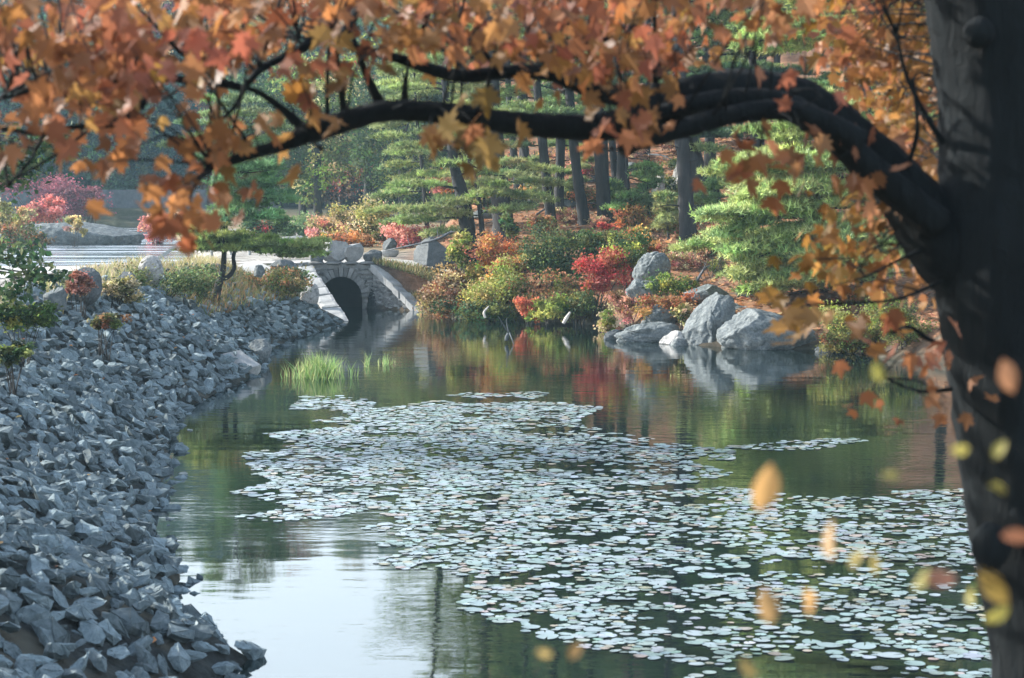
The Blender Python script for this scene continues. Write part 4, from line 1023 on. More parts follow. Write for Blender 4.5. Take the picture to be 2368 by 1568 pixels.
# ---------------------------------------------------------------- mid distance trees
for (lb, bx, by, Y, h, cw, cols, sd) in [
    ('olive leaved tree with a dark double trunk beyond the yellow shrub', 700, 492, 150, 12, 6, OLV + GRN, 1),
    ('olive tree with one dark trunk right of the double trunk', 735, 492, 148, 12, 5.5, OLV + YGR + TAN, 2),
    ('yellow green tree behind the young pine', 850, 480, 155, 13, 7, YGR + OLV + [(.13, .18, .08)], 3),
    ('rust coloured tree beyond the olive trees', 790, 470, 168, 13, 7, ORG + BRN + TAN, 4),
    ('blue green tree behind the bank pine crown', 610, 500, 140, 10, 6.5, GRN + DKG, 5),
    ('dark green tree at the slope foot behind the young pine', 930, 480, 135, 12, 6, DKG + GRN, 6),
    ('green and gold tree between the slope pines and the lake', 1010, 440, 140, 15, 6.5, OLV + YEL, 7)]:
    x = at(bx, by, Y)[0]; tb, cb = make_broad(700 + sd, h, .26, cw * 1.15, h * .86, h * .53, 190, 34, .30, cols, spread=.28)
    place('autumn_tree', lb, 'tree', (x, Y, Hs(x, Y)), [('trunk', tb, M_FBARK, True), ('crown', cb, M_FAR, False)])

# ---------------------------------------------------------------- the far hillside, tree by tree
kinds = [('dark green tree on the far hillside', [(.03, .075, .055), (.04, .09, .06), (.055, .11, .06)], 15, 8), ('mid green tree on the far hillside', [(.05, .10, .05), (.08, .13, .055)], 14, 8),
         ('yellow green tree on the far hillside', [(.17, .20, .07), (.24, .24, .09)], 13, 7.5), ('rust orange tree on the far hillside', [(.34, .14, .07), (.42, .2, .09)], 13, 7.5),
         ('maroon tree on the far hillside', [(.22, .07, .07), (.28, .10, .09)], 12, 7), ('tan tree on the far hillside', [(.36, .28, .15), (.28, .22, .11)], 13, 7), ('tall blue green conifer on the far hillside', [(.025, .075, .065), (.035, .085, .07)], 17, 5.5)]
fm = []
for k, (lb, cols, h, cw) in enumerate(kinds):
    tb, cb = make_broad(800 + k, h, .25, cw, h * .95, h * .49, 190, 28, .50, cols, spread=.28, shell=.45)
    fm.append((tb.mesh('far_trunk', M_FBARK, True), cb.mesh('far_crown', M_FAR)))
rg = np.random.default_rng(91); placed = []
for Y in (179, 184, 190, 197, 205, 214, 224, 236, 250, 266, 286, 310, 340, 375, 410):
    half = 1183 / F * Y * 1.06; step = 5.2 + .018 * (Y - 184)
    for x in np.arange(-half - 2, 12 + .03 * (Y - 184), step) + rg.uniform(-2, 2):
        placed.append((x + rg.normal(0, .9), Y + rg.normal(0, 1.4)))
for (x, y) in placed:
    px_, _ = proj(np.array((x, y, 3.)))
    if px_ < 330 and y < 230: pr = [.45, .12, .03, .05, .12, .03, .20]
    elif px_ < 560: pr = [.34, .2, .1, .1, .06, .08, .12]
    else: pr = [.16, .18, .2, .18, .05, .18, .05]
    k = int(rg.choice(7, p=pr)); tr, cr = fm[k]
    r = empty('hillside_tree', (x, y, Hs(x, y)), kinds[k][0], 'tree', kinds[k][0].replace(' tree', ' trees').replace(' conifer', ' conifers')); r.rotation_euler = (0, 0, rg.uniform(0, 6.28)); sc = rg.uniform(.72, 1.12); r.scale = (sc, sc, sc * rg.uniform(.9, 1.15))
    obj('trunk', tr, r); obj('crown', cr, r)
print('hillside', len(placed))
# ------------------------------------------------------------------ foreground maple
MX, MY = 2.13, 9.0
mbase = np.array((MX + .1, MY, Hs(MX + .1, MY) - .02))
maple = empty('maple_tree', mbase, 'large foreground maple with a dark trunk, arching limbs and orange autumn leaves', 'maple tree')
def tpx(pts, Y): return [at(x, y, Y if np.isscalar(Y) else Y[i]) for i, (x, y) in enumerate(pts)]
BP = []
def branch(pts, rp, Y, name='branch', sides=10, bump_=.035):
    Ys = np.linspace(*Y, len(pts)) if not np.isscalar(Y) else np.full(len(pts), Y)
    P = [at(x, y, yy) for (x, y), yy in zip(pts, Ys)]; BP.append(smooth_path(np.array(P), np.ones(len(P)), 5)[0]); mb = MB(); tube(mb, P, [r * pxm(yy) for r, yy in zip(rp, Ys)], sides, 6, bump_)
    return obj(name, mb.mesh('maple_' + name, M_MBARK, True, mbase), maple)
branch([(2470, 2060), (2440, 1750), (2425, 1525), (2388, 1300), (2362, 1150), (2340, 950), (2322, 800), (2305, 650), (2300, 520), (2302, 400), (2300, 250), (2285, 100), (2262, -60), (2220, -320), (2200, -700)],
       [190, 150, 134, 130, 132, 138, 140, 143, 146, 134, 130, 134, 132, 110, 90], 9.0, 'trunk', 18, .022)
mbk = MB(); boulder(mbk, at(2292, 1262, 8.72) - mbase, (.17, .12, .20), 71, 0, .05, sub=ICO3)
obj('bark_burl', mbk.mesh('maple_burl', M_MBARK, True), maple)
mbk = MB(); boulder(mbk, at(2262, 75, 8.74) - mbase, (.13, .1, .13), 72, 0, .05, sub=ICO3)
obj('bark_burl', mbk.mesh('maple_burl', M_MBARK, True), maple)
# great lower limb
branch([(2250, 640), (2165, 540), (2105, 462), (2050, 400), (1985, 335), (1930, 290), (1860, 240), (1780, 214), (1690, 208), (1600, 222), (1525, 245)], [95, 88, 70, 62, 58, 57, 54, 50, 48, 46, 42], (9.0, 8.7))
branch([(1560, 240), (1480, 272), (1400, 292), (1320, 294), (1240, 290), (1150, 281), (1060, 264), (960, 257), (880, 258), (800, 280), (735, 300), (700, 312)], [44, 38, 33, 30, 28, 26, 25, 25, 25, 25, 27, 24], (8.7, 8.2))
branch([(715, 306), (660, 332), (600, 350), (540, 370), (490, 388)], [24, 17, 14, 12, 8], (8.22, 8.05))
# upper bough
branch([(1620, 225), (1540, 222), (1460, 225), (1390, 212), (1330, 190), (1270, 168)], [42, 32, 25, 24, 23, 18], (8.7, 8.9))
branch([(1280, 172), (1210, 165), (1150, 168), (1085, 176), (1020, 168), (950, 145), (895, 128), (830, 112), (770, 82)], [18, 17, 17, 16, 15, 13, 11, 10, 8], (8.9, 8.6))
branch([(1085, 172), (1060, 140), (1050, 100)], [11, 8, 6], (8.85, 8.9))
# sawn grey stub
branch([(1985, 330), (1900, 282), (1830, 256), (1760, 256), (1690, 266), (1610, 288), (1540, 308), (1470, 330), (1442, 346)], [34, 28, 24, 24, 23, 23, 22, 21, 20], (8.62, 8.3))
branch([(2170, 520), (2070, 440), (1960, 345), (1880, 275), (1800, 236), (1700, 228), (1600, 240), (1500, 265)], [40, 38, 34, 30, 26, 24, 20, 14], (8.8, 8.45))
# leaders and twigs on the limbs
tw = [([(880, 245), (862, 205), (846, 172), (835, 140)], [15, 11, 9, 7]), ([(935, 245), (936, 210), (938, 180)], [11, 8, 6]), ([(795, 268), (790, 215), (782, 165), (778, 120)], [9, 8, 7, 5]),
      ([(757, 280), (757, 200), (760, 120), (765, 60)], [6, 5, 4, 3]), ([(705, 300), (650, 250), (600, 215), (560, 200)], [14, 9, 7, 5]), ([(955, 145), (970, 90), (985, 40), (995, -20)], [8, 7, 6, 5]),
      ([(835, 12), (805, 50), (785, 90)], [10, 9, 8]), ([(845, -60), (832, 10), (800, 75), (770, 92)], [11, 10, 9, 7]), ([(730, 85), (700, 110), (650, 135), (600, 162), (565, 205), (540, 250), (480, 300)], [12, 12, 10, 9, 7, 5, 3]),
      ([(545, -40), (560, 40), (585, 100), (600, 150)], [7, 8, 8, 8]), ([(560, 203), (500, 190), (440, 185), (380, 182), (330, 195)], [9, 11, 10, 8, 5]), ([(470, 180), (440, 140), (405, 110), (370, 70)], [6, 6, 5, 4]),
      ([(360, 214), (320, 245), (290, 272), (250, 290), (170, 294), (100, 310), (10, 298), (-80, 280)], [7, 11, 10, 7, 6, 6, 5, 4]), ([(330, 250), (305, 225), (290, 205)], [6, 5, 4]), ([(140, 196), (95, 205), (50, 215), (-60, 250)], [9, 7, 5, 4]),
      ([(100, 312), (70, 370), (20, 430)], [5, 4, 3]), ([(200, 305), (140, 350), (60, 400), (-20, 440)], [4, 4, 3, 2]), ([(630, 55), (660, 70), (690, 95)], [6, 5, 4]), ([(745, 345), (730, 335), (722, 325)], [5, 4, 3]),
      ([(1270, 165), (1240, 120), (1220, 70)], [7, 6, 4]), ([(1410, 110), (1425, 150), (1440, 200)], [4, 5, 6]), ([(1515, 240), (1512, 120), (1515, -20)], [6, 6, 5]), ([(1400, 215), (1370, 150), (1350, 80)], [8, 6, 4]), ([(1160, 165), (1120, 120), (1105, 60), (1100, -20)], [7, 6, 5, 4]),
      ([(1130, 270), (1128, 220), (1130, 170)], [5, 5, 5]), ([(480, 390), (455, 420), (440, 470), (470, 520)], [8, 4, 3, 2]), ([(2080, 440), (2100, 380), (2120, 300), (2110, 180)], [9, 7, 5, 4]), ([(2180, 330), (2130, 250), (2090, 160), (2070, 60)], [8, 6, 5, 4]),
      ([(1960, 330), (1985, 400), (2010, 450)], [8, 5, 3]), ([(2180, 800), (2140, 780), (2100, 755), (2060, 770)], [5, 6, 5, 3]), ([(2200, 900), (2130, 905), (2060, 880), (2020, 850)], [6, 4, 3, 2]), ([(2200, 640), (2080, 690), (1980, 700), (1870, 705)], [5, 4, 3, 2]), ([(2170, 560), (2080, 600), (2000, 640), (1930, 660)], [6, 4, 3, 2])]
for pts, rp in tw:
    y0 = 8.25 + .00045 * pts[0][0]; y0 = min(y0, 8.9)
    branch(pts, rp, (y0, y0 - .25), 'branch', 7, .05)

# leaves
LT = np.array([(0, -0.44), (0.05, -0.36), (0.29, -0.42), (0.21, -0.26), (0.46, -0.21), (0.33, -0.1), (0.58, 0.1), (0.4, 0.09), (0.44, 0.22), (0.17, 0.1), (0.19, 0.28), (0.11, 0.25), (0.09, 0.42), (0, 0.6), (-0.09, 0.42), (-0.11, 0.25), (-0.19, 0.28), (-0.17, 0.1), (-0.44, 0.22), (-0.4, 0.09), (-0.58, 0.1), (-0.33, -0.1), (-0.46, -0.21), (-0.21, -0.26), (-0.29, -0.42), (-0.05, -0.36)], float)
def maple_leaves(mb, P, S, cols, rg, up=.25, droop=.55):
    n = len(P); m = len(LT)
    Nn = unit(rg.normal(0, 1, (n, 3)) * np.array((.9, 1.0, .7)) + np.array((0, -.35, up)))
    A = rg.normal(0, 1, (n, 3)) * .8 + np.array((0, 0, -droop * 1.6)); A = unit(A - Nn * (A * Nn).sum(1, keepdims=True)); B = np.cross(Nn, A)
    S = S[:, None, None]; u = LT[None, :, 0, None]; v = LT[None, :, 1, None]
    fold = rg.uniform(-.1, .45, (n, 1, 1)); curl = rg.uniform(-.1, .5, (n, 1, 1))
    wid = rg.uniform(.75, 1.05, (n, 1, 1))
    ring = P[:, None, :] + S * (B[:, None, :] * u * wid + A[:, None, :] * v + Nn[:, None, :] * (fold * np.abs(u) - curl * v * v * np.sign(v)))
    ctr = P[:, None, :] + S * 0
    V = np.concatenate([ring, ctr], 1).reshape(-1, 3)
    b = np.arange(n)[:, None] * (m + 1); i = np.arange(m)[None, :]
    T = np.stack([b + i, b + (i + 1) % m, b + m + 0 * i], -1).reshape(-1, 3)
    mb.add(V, T, None, np.repeat(cols, m + 1, 0))
MC = [(0.220, 0.089, 0.034), (0.229, 0.102, 0.036), (0.206, 0.077, 0.034), (0.238, 0.121, 0.040), (0.191, 0.084, 0.039), (0.220, 0.084, 0.040)]
MCR = [(0.210, 0.068, 0.039), (0.215, 0.077, 0.042), (0.201, 0.079, 0.036)]
MCY = [(0.238, 0.115, 0.031), (0.224, 0.102, 0.027), (0.247, 0.133, 0.045), (0.201, 0.098, 0.031), (0.163, 0.089, 0.021)]
rg = np.random.default_rng(404)
Lp, Ls, Lc = [], [], []; LEAFK = .36; CL = []
def blob(cx_, cy_, rx, ry, n, Y, spx=(60, 95), cols=MC, clump=5, edge=1.0):
    """n leaves in hanging clumps round a photograph-pixel ellipse, spread over a depth range Y"""
    n = int(n * (LEAFK if Y[1] < 11 or cx_ < 1900 else .72)) if n > 20 else n; spx = (spx[0] * .68, spx[1] * .76)
    k = max(1, n // clump)
    a = rg.uniform(0, 6.28, k); r = rg.random(k) ** (.5 * edge)
    X = cx_ + rx * r * np.cos(a); Yp = cy_ + ry * r * np.sin(a); D = rg.uniform(Y[0], Y[1], k)
    base = palette(k, cols, rg, .16)
    for j in range(k):
        m = rg.integers(max(1, clump - 2), clump + 3)
        c = at(X[j], Yp[j], D[j]); q = rg.normal(0, 1, (m, 3)) * np.array((.088, .11, .072)) * D[j] / 8.5
        CL.append(c); Lp.append(c + q); Ls.append(rg.uniform(spx[0], spx[1], m) * pxm(8.4)); Lc.append(base[j] * np.exp(rg.normal(0, .2, (m, 1))))
B = blob
# dense top canopy, left to right
B(100, 40, 220, 150, 560, (7.0, 10.5), cols=MC + MCR); B(320, 60, 220, 130, 480, (7.0, 10.5), cols=MC + MCR); B(560, 20, 200, 100, 300, (7.2, 10.5)); B(120, 160, 180, 90, 200, (7.0, 10)); B(250, 180, 120, 90, 130, (7.2, 9.5)); B(430, 110, 120, 70, 110, (7.5, 9.5))
B(760, 30, 170, 70, 200, (7.4, 10)); B(640, 110, 110, 60, 70, (7.6, 9.4)); B(690, 195, 70, 60, 42, (7.8, 8.8), cols=MCY)
B(950, 20, 170, 80, 230, (7.5, 10.5), cols=MC + MCR); B(880, 105, 90, 55, 80, (7.8, 9.2)); B(1100, 60, 150, 95, 260, (7.6, 10.4), cols=MC + MCR); B(1280, 60, 150, 90, 300, (7.6, 10.4)); B(1225, 150, 55, 45, 40, (7.9, 8.8))
B(1440, 50, 140, 95, 240, (7.7, 10.3), cols=MC + MCR); B(1600, 40, 130, 100, 190, (7.8, 10.2)); B(1590, 110, 90, 50, 64, (8, 9.5)); B(1750, 20, 110, 60, 90, (8, 10)); B(1480, 130, 80, 50, 50, (8, 9))
# clusters in front of the limb
B(1430, 240, 70, 60, 60, (7.7, 8.4)); B(1390, 310, 45, 40, 24, (7.8, 8.3)); B(1480, 235, 40, 50, 22, (7.7, 8.3)); B(1215, 190, 55, 40, 24, (7.9, 8.5), cols=MCY); B(1075, 335, 50, 30, 9, (7.8, 8.2), (85, 105), MCY, 3); B(1110, 325, 22, 40, 5, (7.9, 8.1), (90, 110), MCY, 2); B(1035, 370, 40, 10, 4, (7.8, 8.1), clump=2)
# left hanging clusters
B(170, 230, 120, 60, 60, (7.4, 9), cols=MCR + MC); B(270, 260, 90, 70, 50, (7.4, 8.8)); B(230, 340, 90, 40, 20, (7.5, 8.6), cols=MC, clump=3); B(400, 230, 80, 50, 40, (7.6, 8.6), cols=MCY); B(470, 330, 60, 80, 44, (7.6, 8.4)); B(70, 260, 90, 40, 30, (7.4, 8.8), cols=MC)
B(425, 435, 52, 50, 62, (7.5, 8.2)); B(472, 495, 34, 42, 30, (7.5, 8.2)); B(500, 395, 40, 25, 12, (7.6, 8.2)); B(400, 480, 40, 40, 16, (7.5, 8.1)); B(560, 290, 30, 30, 8, (7.8, 8.2), clump=3); B(700, 280, 35, 35, 10, (7.8, 8.2), (80, 100), MCY, 3); B(60, 310, 60, 25, 10, (7.5, 8.5), clump=3)
# right side, further back
B(2060, 60, 130, 110, 420, (9.6, 12.5), (52, 78), MCY + MC); B(2080, 200, 100, 110, 330, (9.6, 12.5), (52, 78), MCY); B(2110, 330, 75, 90, 240, (9.6, 12), (52, 78), MCY + MC); B(1990, 140, 70, 70, 90, (9.5, 12), (52, 78), MC); B(1960, 60, 60, 60, 80, (9.5, 12), (52, 78), MC)
B(2010, 380, 100, 60, 60, (8.0, 9.0), cols=MC + MCR); B(2010, 470, 110, 50, 80, (8.6, 10), (56, 80), MCY + MC); B(1960, 560, 100, 70, 110, (9, 11), (52, 74), MCY); B(2060, 620, 90, 60, 70, (9, 11), (52, 74), MCY + MC); B(2100, 680, 70, 50, 50, (9, 10.5), (52, 74), MCY); B(1960, 650, 80, 50, 36, (9, 10.5), (50, 70), MCY, 4); B(2130, 560, 40, 60, 30, (9, 10.5), (52, 72), MC)
B(1850, 715, 45, 45, 12, (8.4, 8.9), (75, 100), MCY, 4); B(1860, 330, 40, 20, 5, (8.1, 8.4), (70, 90), MC, 2); B(1690, 370, 50, 30, 9, (8.0, 8.4), (75, 95), MC, 3); B(1790, 430, 14, 18, 2, (8.2, 8.3), (80, 95), MC, 1); B(1810, 360, 60, 25, 5, (8.2, 8.4), (60, 80), MC, 2); B(1900, 220, 40, 20, 3, (8.1, 8.3), (60, 80), MCR, 1); B(1640, 385, 30, 20, 3, (8.1, 8.3), (70, 90), MC, 2)
B(2060, 800, 70, 50, 18, (8.2, 8.9), (60, 85), MC + MCR, 3); B(2140, 830, 50, 50, 14, (8.2, 8.9), (60, 85), MC + MCR, 3); B(2180, 930, 20, 30, 4, (8.3, 8.8), (50, 70), MC, 2); B(2080, 930, 60, 40, 4, (8.3, 8.8), (50, 70), MC, 2)
# canopy continues above and beside the frame
B(300, -170, 700, 140, 620, (7, 11), (70, 95), MC, 6); B(1300, -160, 600, 130, 520, (7.5, 11), (70, 95), MC, 6); B(2100, -200, 300, 160, 360, (8, 12), (70, 95), MCY, 6); B(-160, 100, 130, 220, 220, (7, 10.5), (70, 95), MC, 6)
BPA = np.concatenate(BP); tb = MB()
for c in CL:
    d2 = ((BPA - c) ** 2).sum(1) + 1.2 * np.maximum(0, BPA[:, 2] - c[2] - .2) ** 2; a = BPA[int(np.argmin(d2 * rg.uniform(.7, 1.4, len(d2))))]
    Ln = np.linalg.norm(c - a)
    if Ln > 1.7: a = c + unit(a - c) * rg.uniform(.5, 1.0); Ln = np.linalg.norm(c - a)
    mid = (a + c) / 2 + rg.normal(0, .07, 3) * Ln + np.array((0, 0, .08 * Ln))
    tube(tb, [a, mid, c], [.0035 + .0028 * Ln, .003 + .001 * Ln, .0015], 4, 3)
obj('twigs', tb.mesh('maple_twigs', M_MBARK, True, mbase), maple)
mb = MB(); maple_leaves(mb, np.concatenate(Lp), np.concatenate(Ls), np.clip(np.concatenate(Lc), .01, .85), rg)
print('maple leaves', sum(len(a) for a in Lp))
obj('foliage', mb.mesh('maple_foliage', M_MAPLE, False, mbase), maple)

# young sapling close to the camera, lower right
sb = np.array((.90, 2.95, Hs(.90, 2.95)))
sap = empty('maple_sapling', sb, 'young sapling with a few yellow leaves close in front of the big maple trunk', 'sapling')
st = MB(); sl = MB(); Lp, Ls, Lc = [], [], []
tube(st, [sb, at(2440, 1900, 2.95), at(2420, 1450, 2.95), at(2400, 1200, 2.95), at(2380, 900, 3.0)], [.008, .007, .005, .004, .002], 6, 5)
for (x, y, D, spx, cc, src) in [(1770, 1130, 3.9, 105, (.62, .36, .14), (2400, 1230)), (1920, 1245, 4.0, 95, (.58, .36, .16), (2410, 1400)), (1980, 1290, 4.1, 60, (.50, .40, .14), (2412, 1420)), (2020, 1300, 4.2, 55, (.48, .38, .13), (2412, 1420)), (1775, 1400, 3.9, 80, (.55, .34, .15), (2420, 1500)), (1870, 1392, 4.0, 70, (.60, .36, .15), (2420, 1500)),
                                   (2170, 1340, 4.1, 70, (.55, .26, .18), (2415, 1400)), (2130, 1340, 4.1, 60, (.42, .38, .16), (2415, 1400)), (2295, 1355, 4.1, 90, (.62, .40, .10), (2410, 1380)), (2245, 1380, 4.1, 50, (.48, .42, .10), (2410, 1380)), (2305, 1420, 4.1, 60, (.46, .40, .10), (2415, 1450)), (2220, 1040, 4.0, 45, (.44, .38, .10), (2395, 1180)), (2310, 1040, 4.1, 45, (.46, .40, .10), (2390, 1100)), (2310, 1130, 4.1, 50, (.46, .40, .10), (2395, 1180)),
                                   (2330, 870, 4.0, 70, (.60, .28, .14), (2380, 900)), (2060, 1100, 4.1, 40, (.40, .36, .12), (2395, 1180)), (2030, 860, 4.3, 45, (.44, .40, .10), (2380, 905)), (1330, 1505, 4.0, 42, (.5, .3, .12), (2430, 1640)), (1260, 1510, 4.0, 38, (.5, .36, .14), (2430, 1640)), (2350, 1240, 4.0, 60, (.6, .24, .12), (2398, 1240)), (1730, 1545, 4, 50, (.5, .36, .14), (2430, 1640))]:
    D = D * .72; spx = spx * 1.1; cc = tuple(v * .6 for v in cc); p = at(x, y, D); a = at(*src, 2.95); m_ = (p + a) / 2 + (0, 0, .03)
    tube(st, [a, m_, p], [.0020, .0013, .0007], 4, 4)
    Lp.append(p[None]); Ls.append(np.array([spx * pxm(D)])); Lc.append(np.array([cc]))
PS = np.concatenate(Lp); SS = np.concatenate(Ls); NN = unit(rg.normal(0, .5, (len(PS), 3)) + np.array((0, -1, .2))); AA = unit(np.cross(NN, rand_dirs(len(PS), rg))); BB = np.cross(NN, AA)
oval = np.array([(-.55, 0), (-.3, .22), (0, .30), (.3, .20), (.55, 0), (.3, -.22), (0, -.28), (-.3, -.18)])
for p_, s_, a_, b_, n_, c_ in zip(PS, SS, AA, BB, NN, np.concatenate(Lc)):
    V_ = p_ + s_ * (a_ * oval[:, :1] + b_ * oval[:, 1:] + n_ * (.25 * np.abs(oval[:, 1:]) - .2 * oval[:, :1] ** 2)); sl.add(np.concatenate([V_, p_[None]]), [(i, (i + 1) % 8, 8) for i in range(8)], None, c_)
obj('stem', st.mesh('sapling_stem', M_MBARK, True, sb), sap); obj('foliage', sl.mesh('sapling_foliage', M_MAPLE, False, sb), sap)

# ------------------------------------------------------------------ oaks on the left bank (trunks outside the frame)
def oak(label, x, y, h, cw, cz, ch, seed, extra=(), nl=36, ncl=130):
    z = Hs(x, y); rg2 = np.random.default_rng(seed)
    tb, cb = make_broad(seed, h, .22, cw, ch, cz, ncl, nl, .17, [(.035, .075, .035), (.05, .10, .04), (.07, .12, .05), (.10, .14, .05)], spread=.26, shell=.3, jit=.2)
    for (px_, py_, D, rpx, n) in extra:
        c = at(px_, py_, D) - np.array((x, y, z)); s = pxm(D)
        P = c + rg2.normal(0, .5, (n, 3)) * rpx * s * np.array((1, 1, .7)); cards(cb, P, .15 * rg2.uniform(.6, 1.2, n), palette(n, [(.05, .10, .04), (.08, .13, .05), (.035, .08, .04), (.13, .16, .06)], rg2, .25), rg2, .5)
        p = np.array((0, 0, max(.6, min(cz, c[2])))); tube(tb, [p, (p + c) / 2 + (0, 0, .2), c], [.05, .03, .01], 5, 4)
        for q in range(6):
            e = c + rg2.normal(0, .4, 3) * rpx * s; tube(tb, [c * .9 + p * .1, e], [.012, .004], 4, 2)
    place('oak_tree', label, 'oak tree', (x, y, z), [('trunk', tb, M_FBARK, True), ('crown', cb, M_LEAF, False)])
oak('green oak at the left frame edge whose leafy boughs hang over the rubble bank', -13.4, 40, 8, 6.5, 5.6, 5, 901,
    [(60, 355, 38, 75, 420), (130, 330, 38, 60, 220), (20, 400, 38, 60, 220), (30, 600, 36, 62, 200), (85, 640, 36, 46, 130), (25, 680, 36, 44, 120), (135, 640, 36, 26, 44), (75, 580, 37, 40, 50)])

# ------------------------------------------------------------------ reeds, grass
def blades(mb, P, h, w, rg, cols, lean=.25):
    n = len(P); D = unit(np.stack([rg.normal(0, lean, n), rg.normal(0, lean, n), np.ones(n)], -1)); sd = unit(np.cross(D, rg.normal(0, 1, (n, 3)))) * w
    h = h[:, None]; bend = np.stack([rg.normal(0, .25, n), rg.normal(0, .25, n), np.zeros(n)], -1) * h
    a = P - sd; b = P + sd; c = P + D * h * .55 + sd * .8; d = P + D * h * .55 - sd * .8; e = P + D * h + bend * .6
    V = np.stack([a, b, c, d, e], 1).reshape(-1, 3); i = np.arange(n)[:, None] * 5
    mb.add(V, (i + np.array([3, 2, 4])), (i + np.array([0, 1, 2, 3])), np.repeat(cols, 5, 0))
def reeds(label, cx_, cy_, w, n, hh, seed):
    rg2 = np.random.default_rng(seed); c = gnd(cx_, cy_); s = pxm(c[1]); mb = MB()
    x = np.clip(rg2.normal(0, .42, n), -1, 1) * w * s * .5; y = rg2.normal(0, .35, n)
    P = np.stack([x, y, np.full(n, -.08)], -1); h = hh * s * rg2.uniform(.45, 1.1, n) * (1 - .5 * np.abs(x) / (w * s * .5)) + .1
    blades(mb, P, h, .010, rg2, palette(n, [(.22, .32, .10), (.28, .36, .13), (.16, .26, .09), (.34, .36, .16)], rg2, .2), .22)
    tag(obj('reed_clump', mb.mesh('reed_clump', M_GRASS), None, (c[0], c[1], 0)), label, 'reeds')
reeds('largest clump of green reeds standing in the pond near the bank', 742, 872, 165, 420, 66, 1)
reeds('thin tuft of reeds just right of the largest reed clump', 846, 846, 24, 24, 34, 2)
reeds('sparse reed tuft farthest right of the reed clump', 892, 842, 34, 40, 26, 3)
rg = np.random.default_rng(55); mb = MB()
n = 90000; X = rg.uniform(-18, -5.5, n); Y_ = rg.uniform(14, 79, n); d2 = dist(POND, X, Y_); ok = (~inside(POND, X, Y_)) & (d2 > 3.5 + .5 * vnoise(X, Y_, .8, 8)) & (d2 < 4.5 + .35 * vnoise(X, Y_, 1.3, 9)) & (vnoise(X, Y_, 1.0, 12) > -.35)
X, Y_ = X[ok][:13500], Y_[ok][:13500]; n = len(X)
blades(mb, np.stack([X, Y_, H(X, Y_) - .02], -1), rg.uniform(.16, .5, n), .012, rg, palette(n, [(.42, .34, .18), (.34, .30, .14), (.24, .24, .09), (.46, .38, .24)], rg, .2), .4)
n = 9000; X = rg.uniform(-9.5, -5.4, n); Y_ = rg.uniform(58, 72, n); d2 = dist(POND, X, Y_); ok = (~inside(POND, X, Y_)) & (d2 > 1.5) & (d2 < 4.5); X, Y_ = X[ok], Y_[ok]; n = len(X)
blades(mb, np.stack([X, Y_, H(X, Y_) - .02], -1), rg.uniform(.16, .45, n), .012, rg, palette(n, [(.16, .17, .07), (.22, .17, .08), (.10, .13, .05), (.26, .15, .07)], rg, .25), .4)
n = 3000; X = rg.uniform(-5.2, -1.5, n); Y_ = rg.uniform(76.8, 80, n); ok = (~inside(POND, X, Y_)) & (dist(POND, X, Y_) > .35); X, Y_ = X[ok], Y_[ok]; n = len(X)
blades(mb, np.stack([X, Y_, H(X, Y_) - .02], -1), rg.uniform(.12, .34, n), .014, rg, palette(n, [(.14, .16, .06), (.26, .22, .10), (.12, .13, .05), (.34, .26, .13)], rg, .25), .4)
tag(obj('bank_grass', mb.mesh('bank_grass', M_GRASS)), 'dry tan and green grass along the bank top', 'grass', None, 'stuff')
mbl = MB(); n = 420; X = rg.uniform(-11, -1.5, n); Y_ = 14 + 50 * rg.random(n) ** 1.3; d2 = dist(POND, X, Y_); ok = (~inside(POND, X, Y_)) & (d2 < 4.5) & (rg.random(n) < .6); X, Y_ = X[ok], Y_[ok]; n = len(X)
cards(mbl, np.stack([X, Y_, H(X, Y_) + .13], -1), rg.uniform(.05, .11, n), palette(n, [(.40, .19, .07), (.32, .15, .07), (.42, .27, .10)], rg, .2), rg, 2.0)
tag(obj('fallen_leaves', mbl.mesh('fallen_leaves', M_SHRUB)), 'orange leaves fallen among the stones of the rubble bank', 'fallen leaves', None, 'stuff')
# fallen needles and litter on the slope, a few low tufts
mb = MB(); n = 26000; X = rg.uniform(-3, 22, n); Y_ = rg.uniform(50, 125, n); d2 = dist(POND, X, Y_); ok = (~inside(POND, X, Y_)) & (d2 > .6) & (X > -3.2 + .03 * (Y_ - 80)); X, Y_ = X[ok], Y_[ok]; n = len(X)
cards(mb, np.stack([X, Y_, H(X, Y_) + .03], -1), rg.uniform(.12, .38, n), palette(n, [(.42, .20, .10), (.34, .15, .08), (.50, .28, .15), (.22, .12, .07), (.14, .10, .06)], rg, .2), rg, 2.0)
tag(obj('leaf_litter', mb.mesh('leaf_litter', M_SHRUB)), 'orange leaf and needle litter scattered over the slope', 'leaf litter', None, 'stuff')

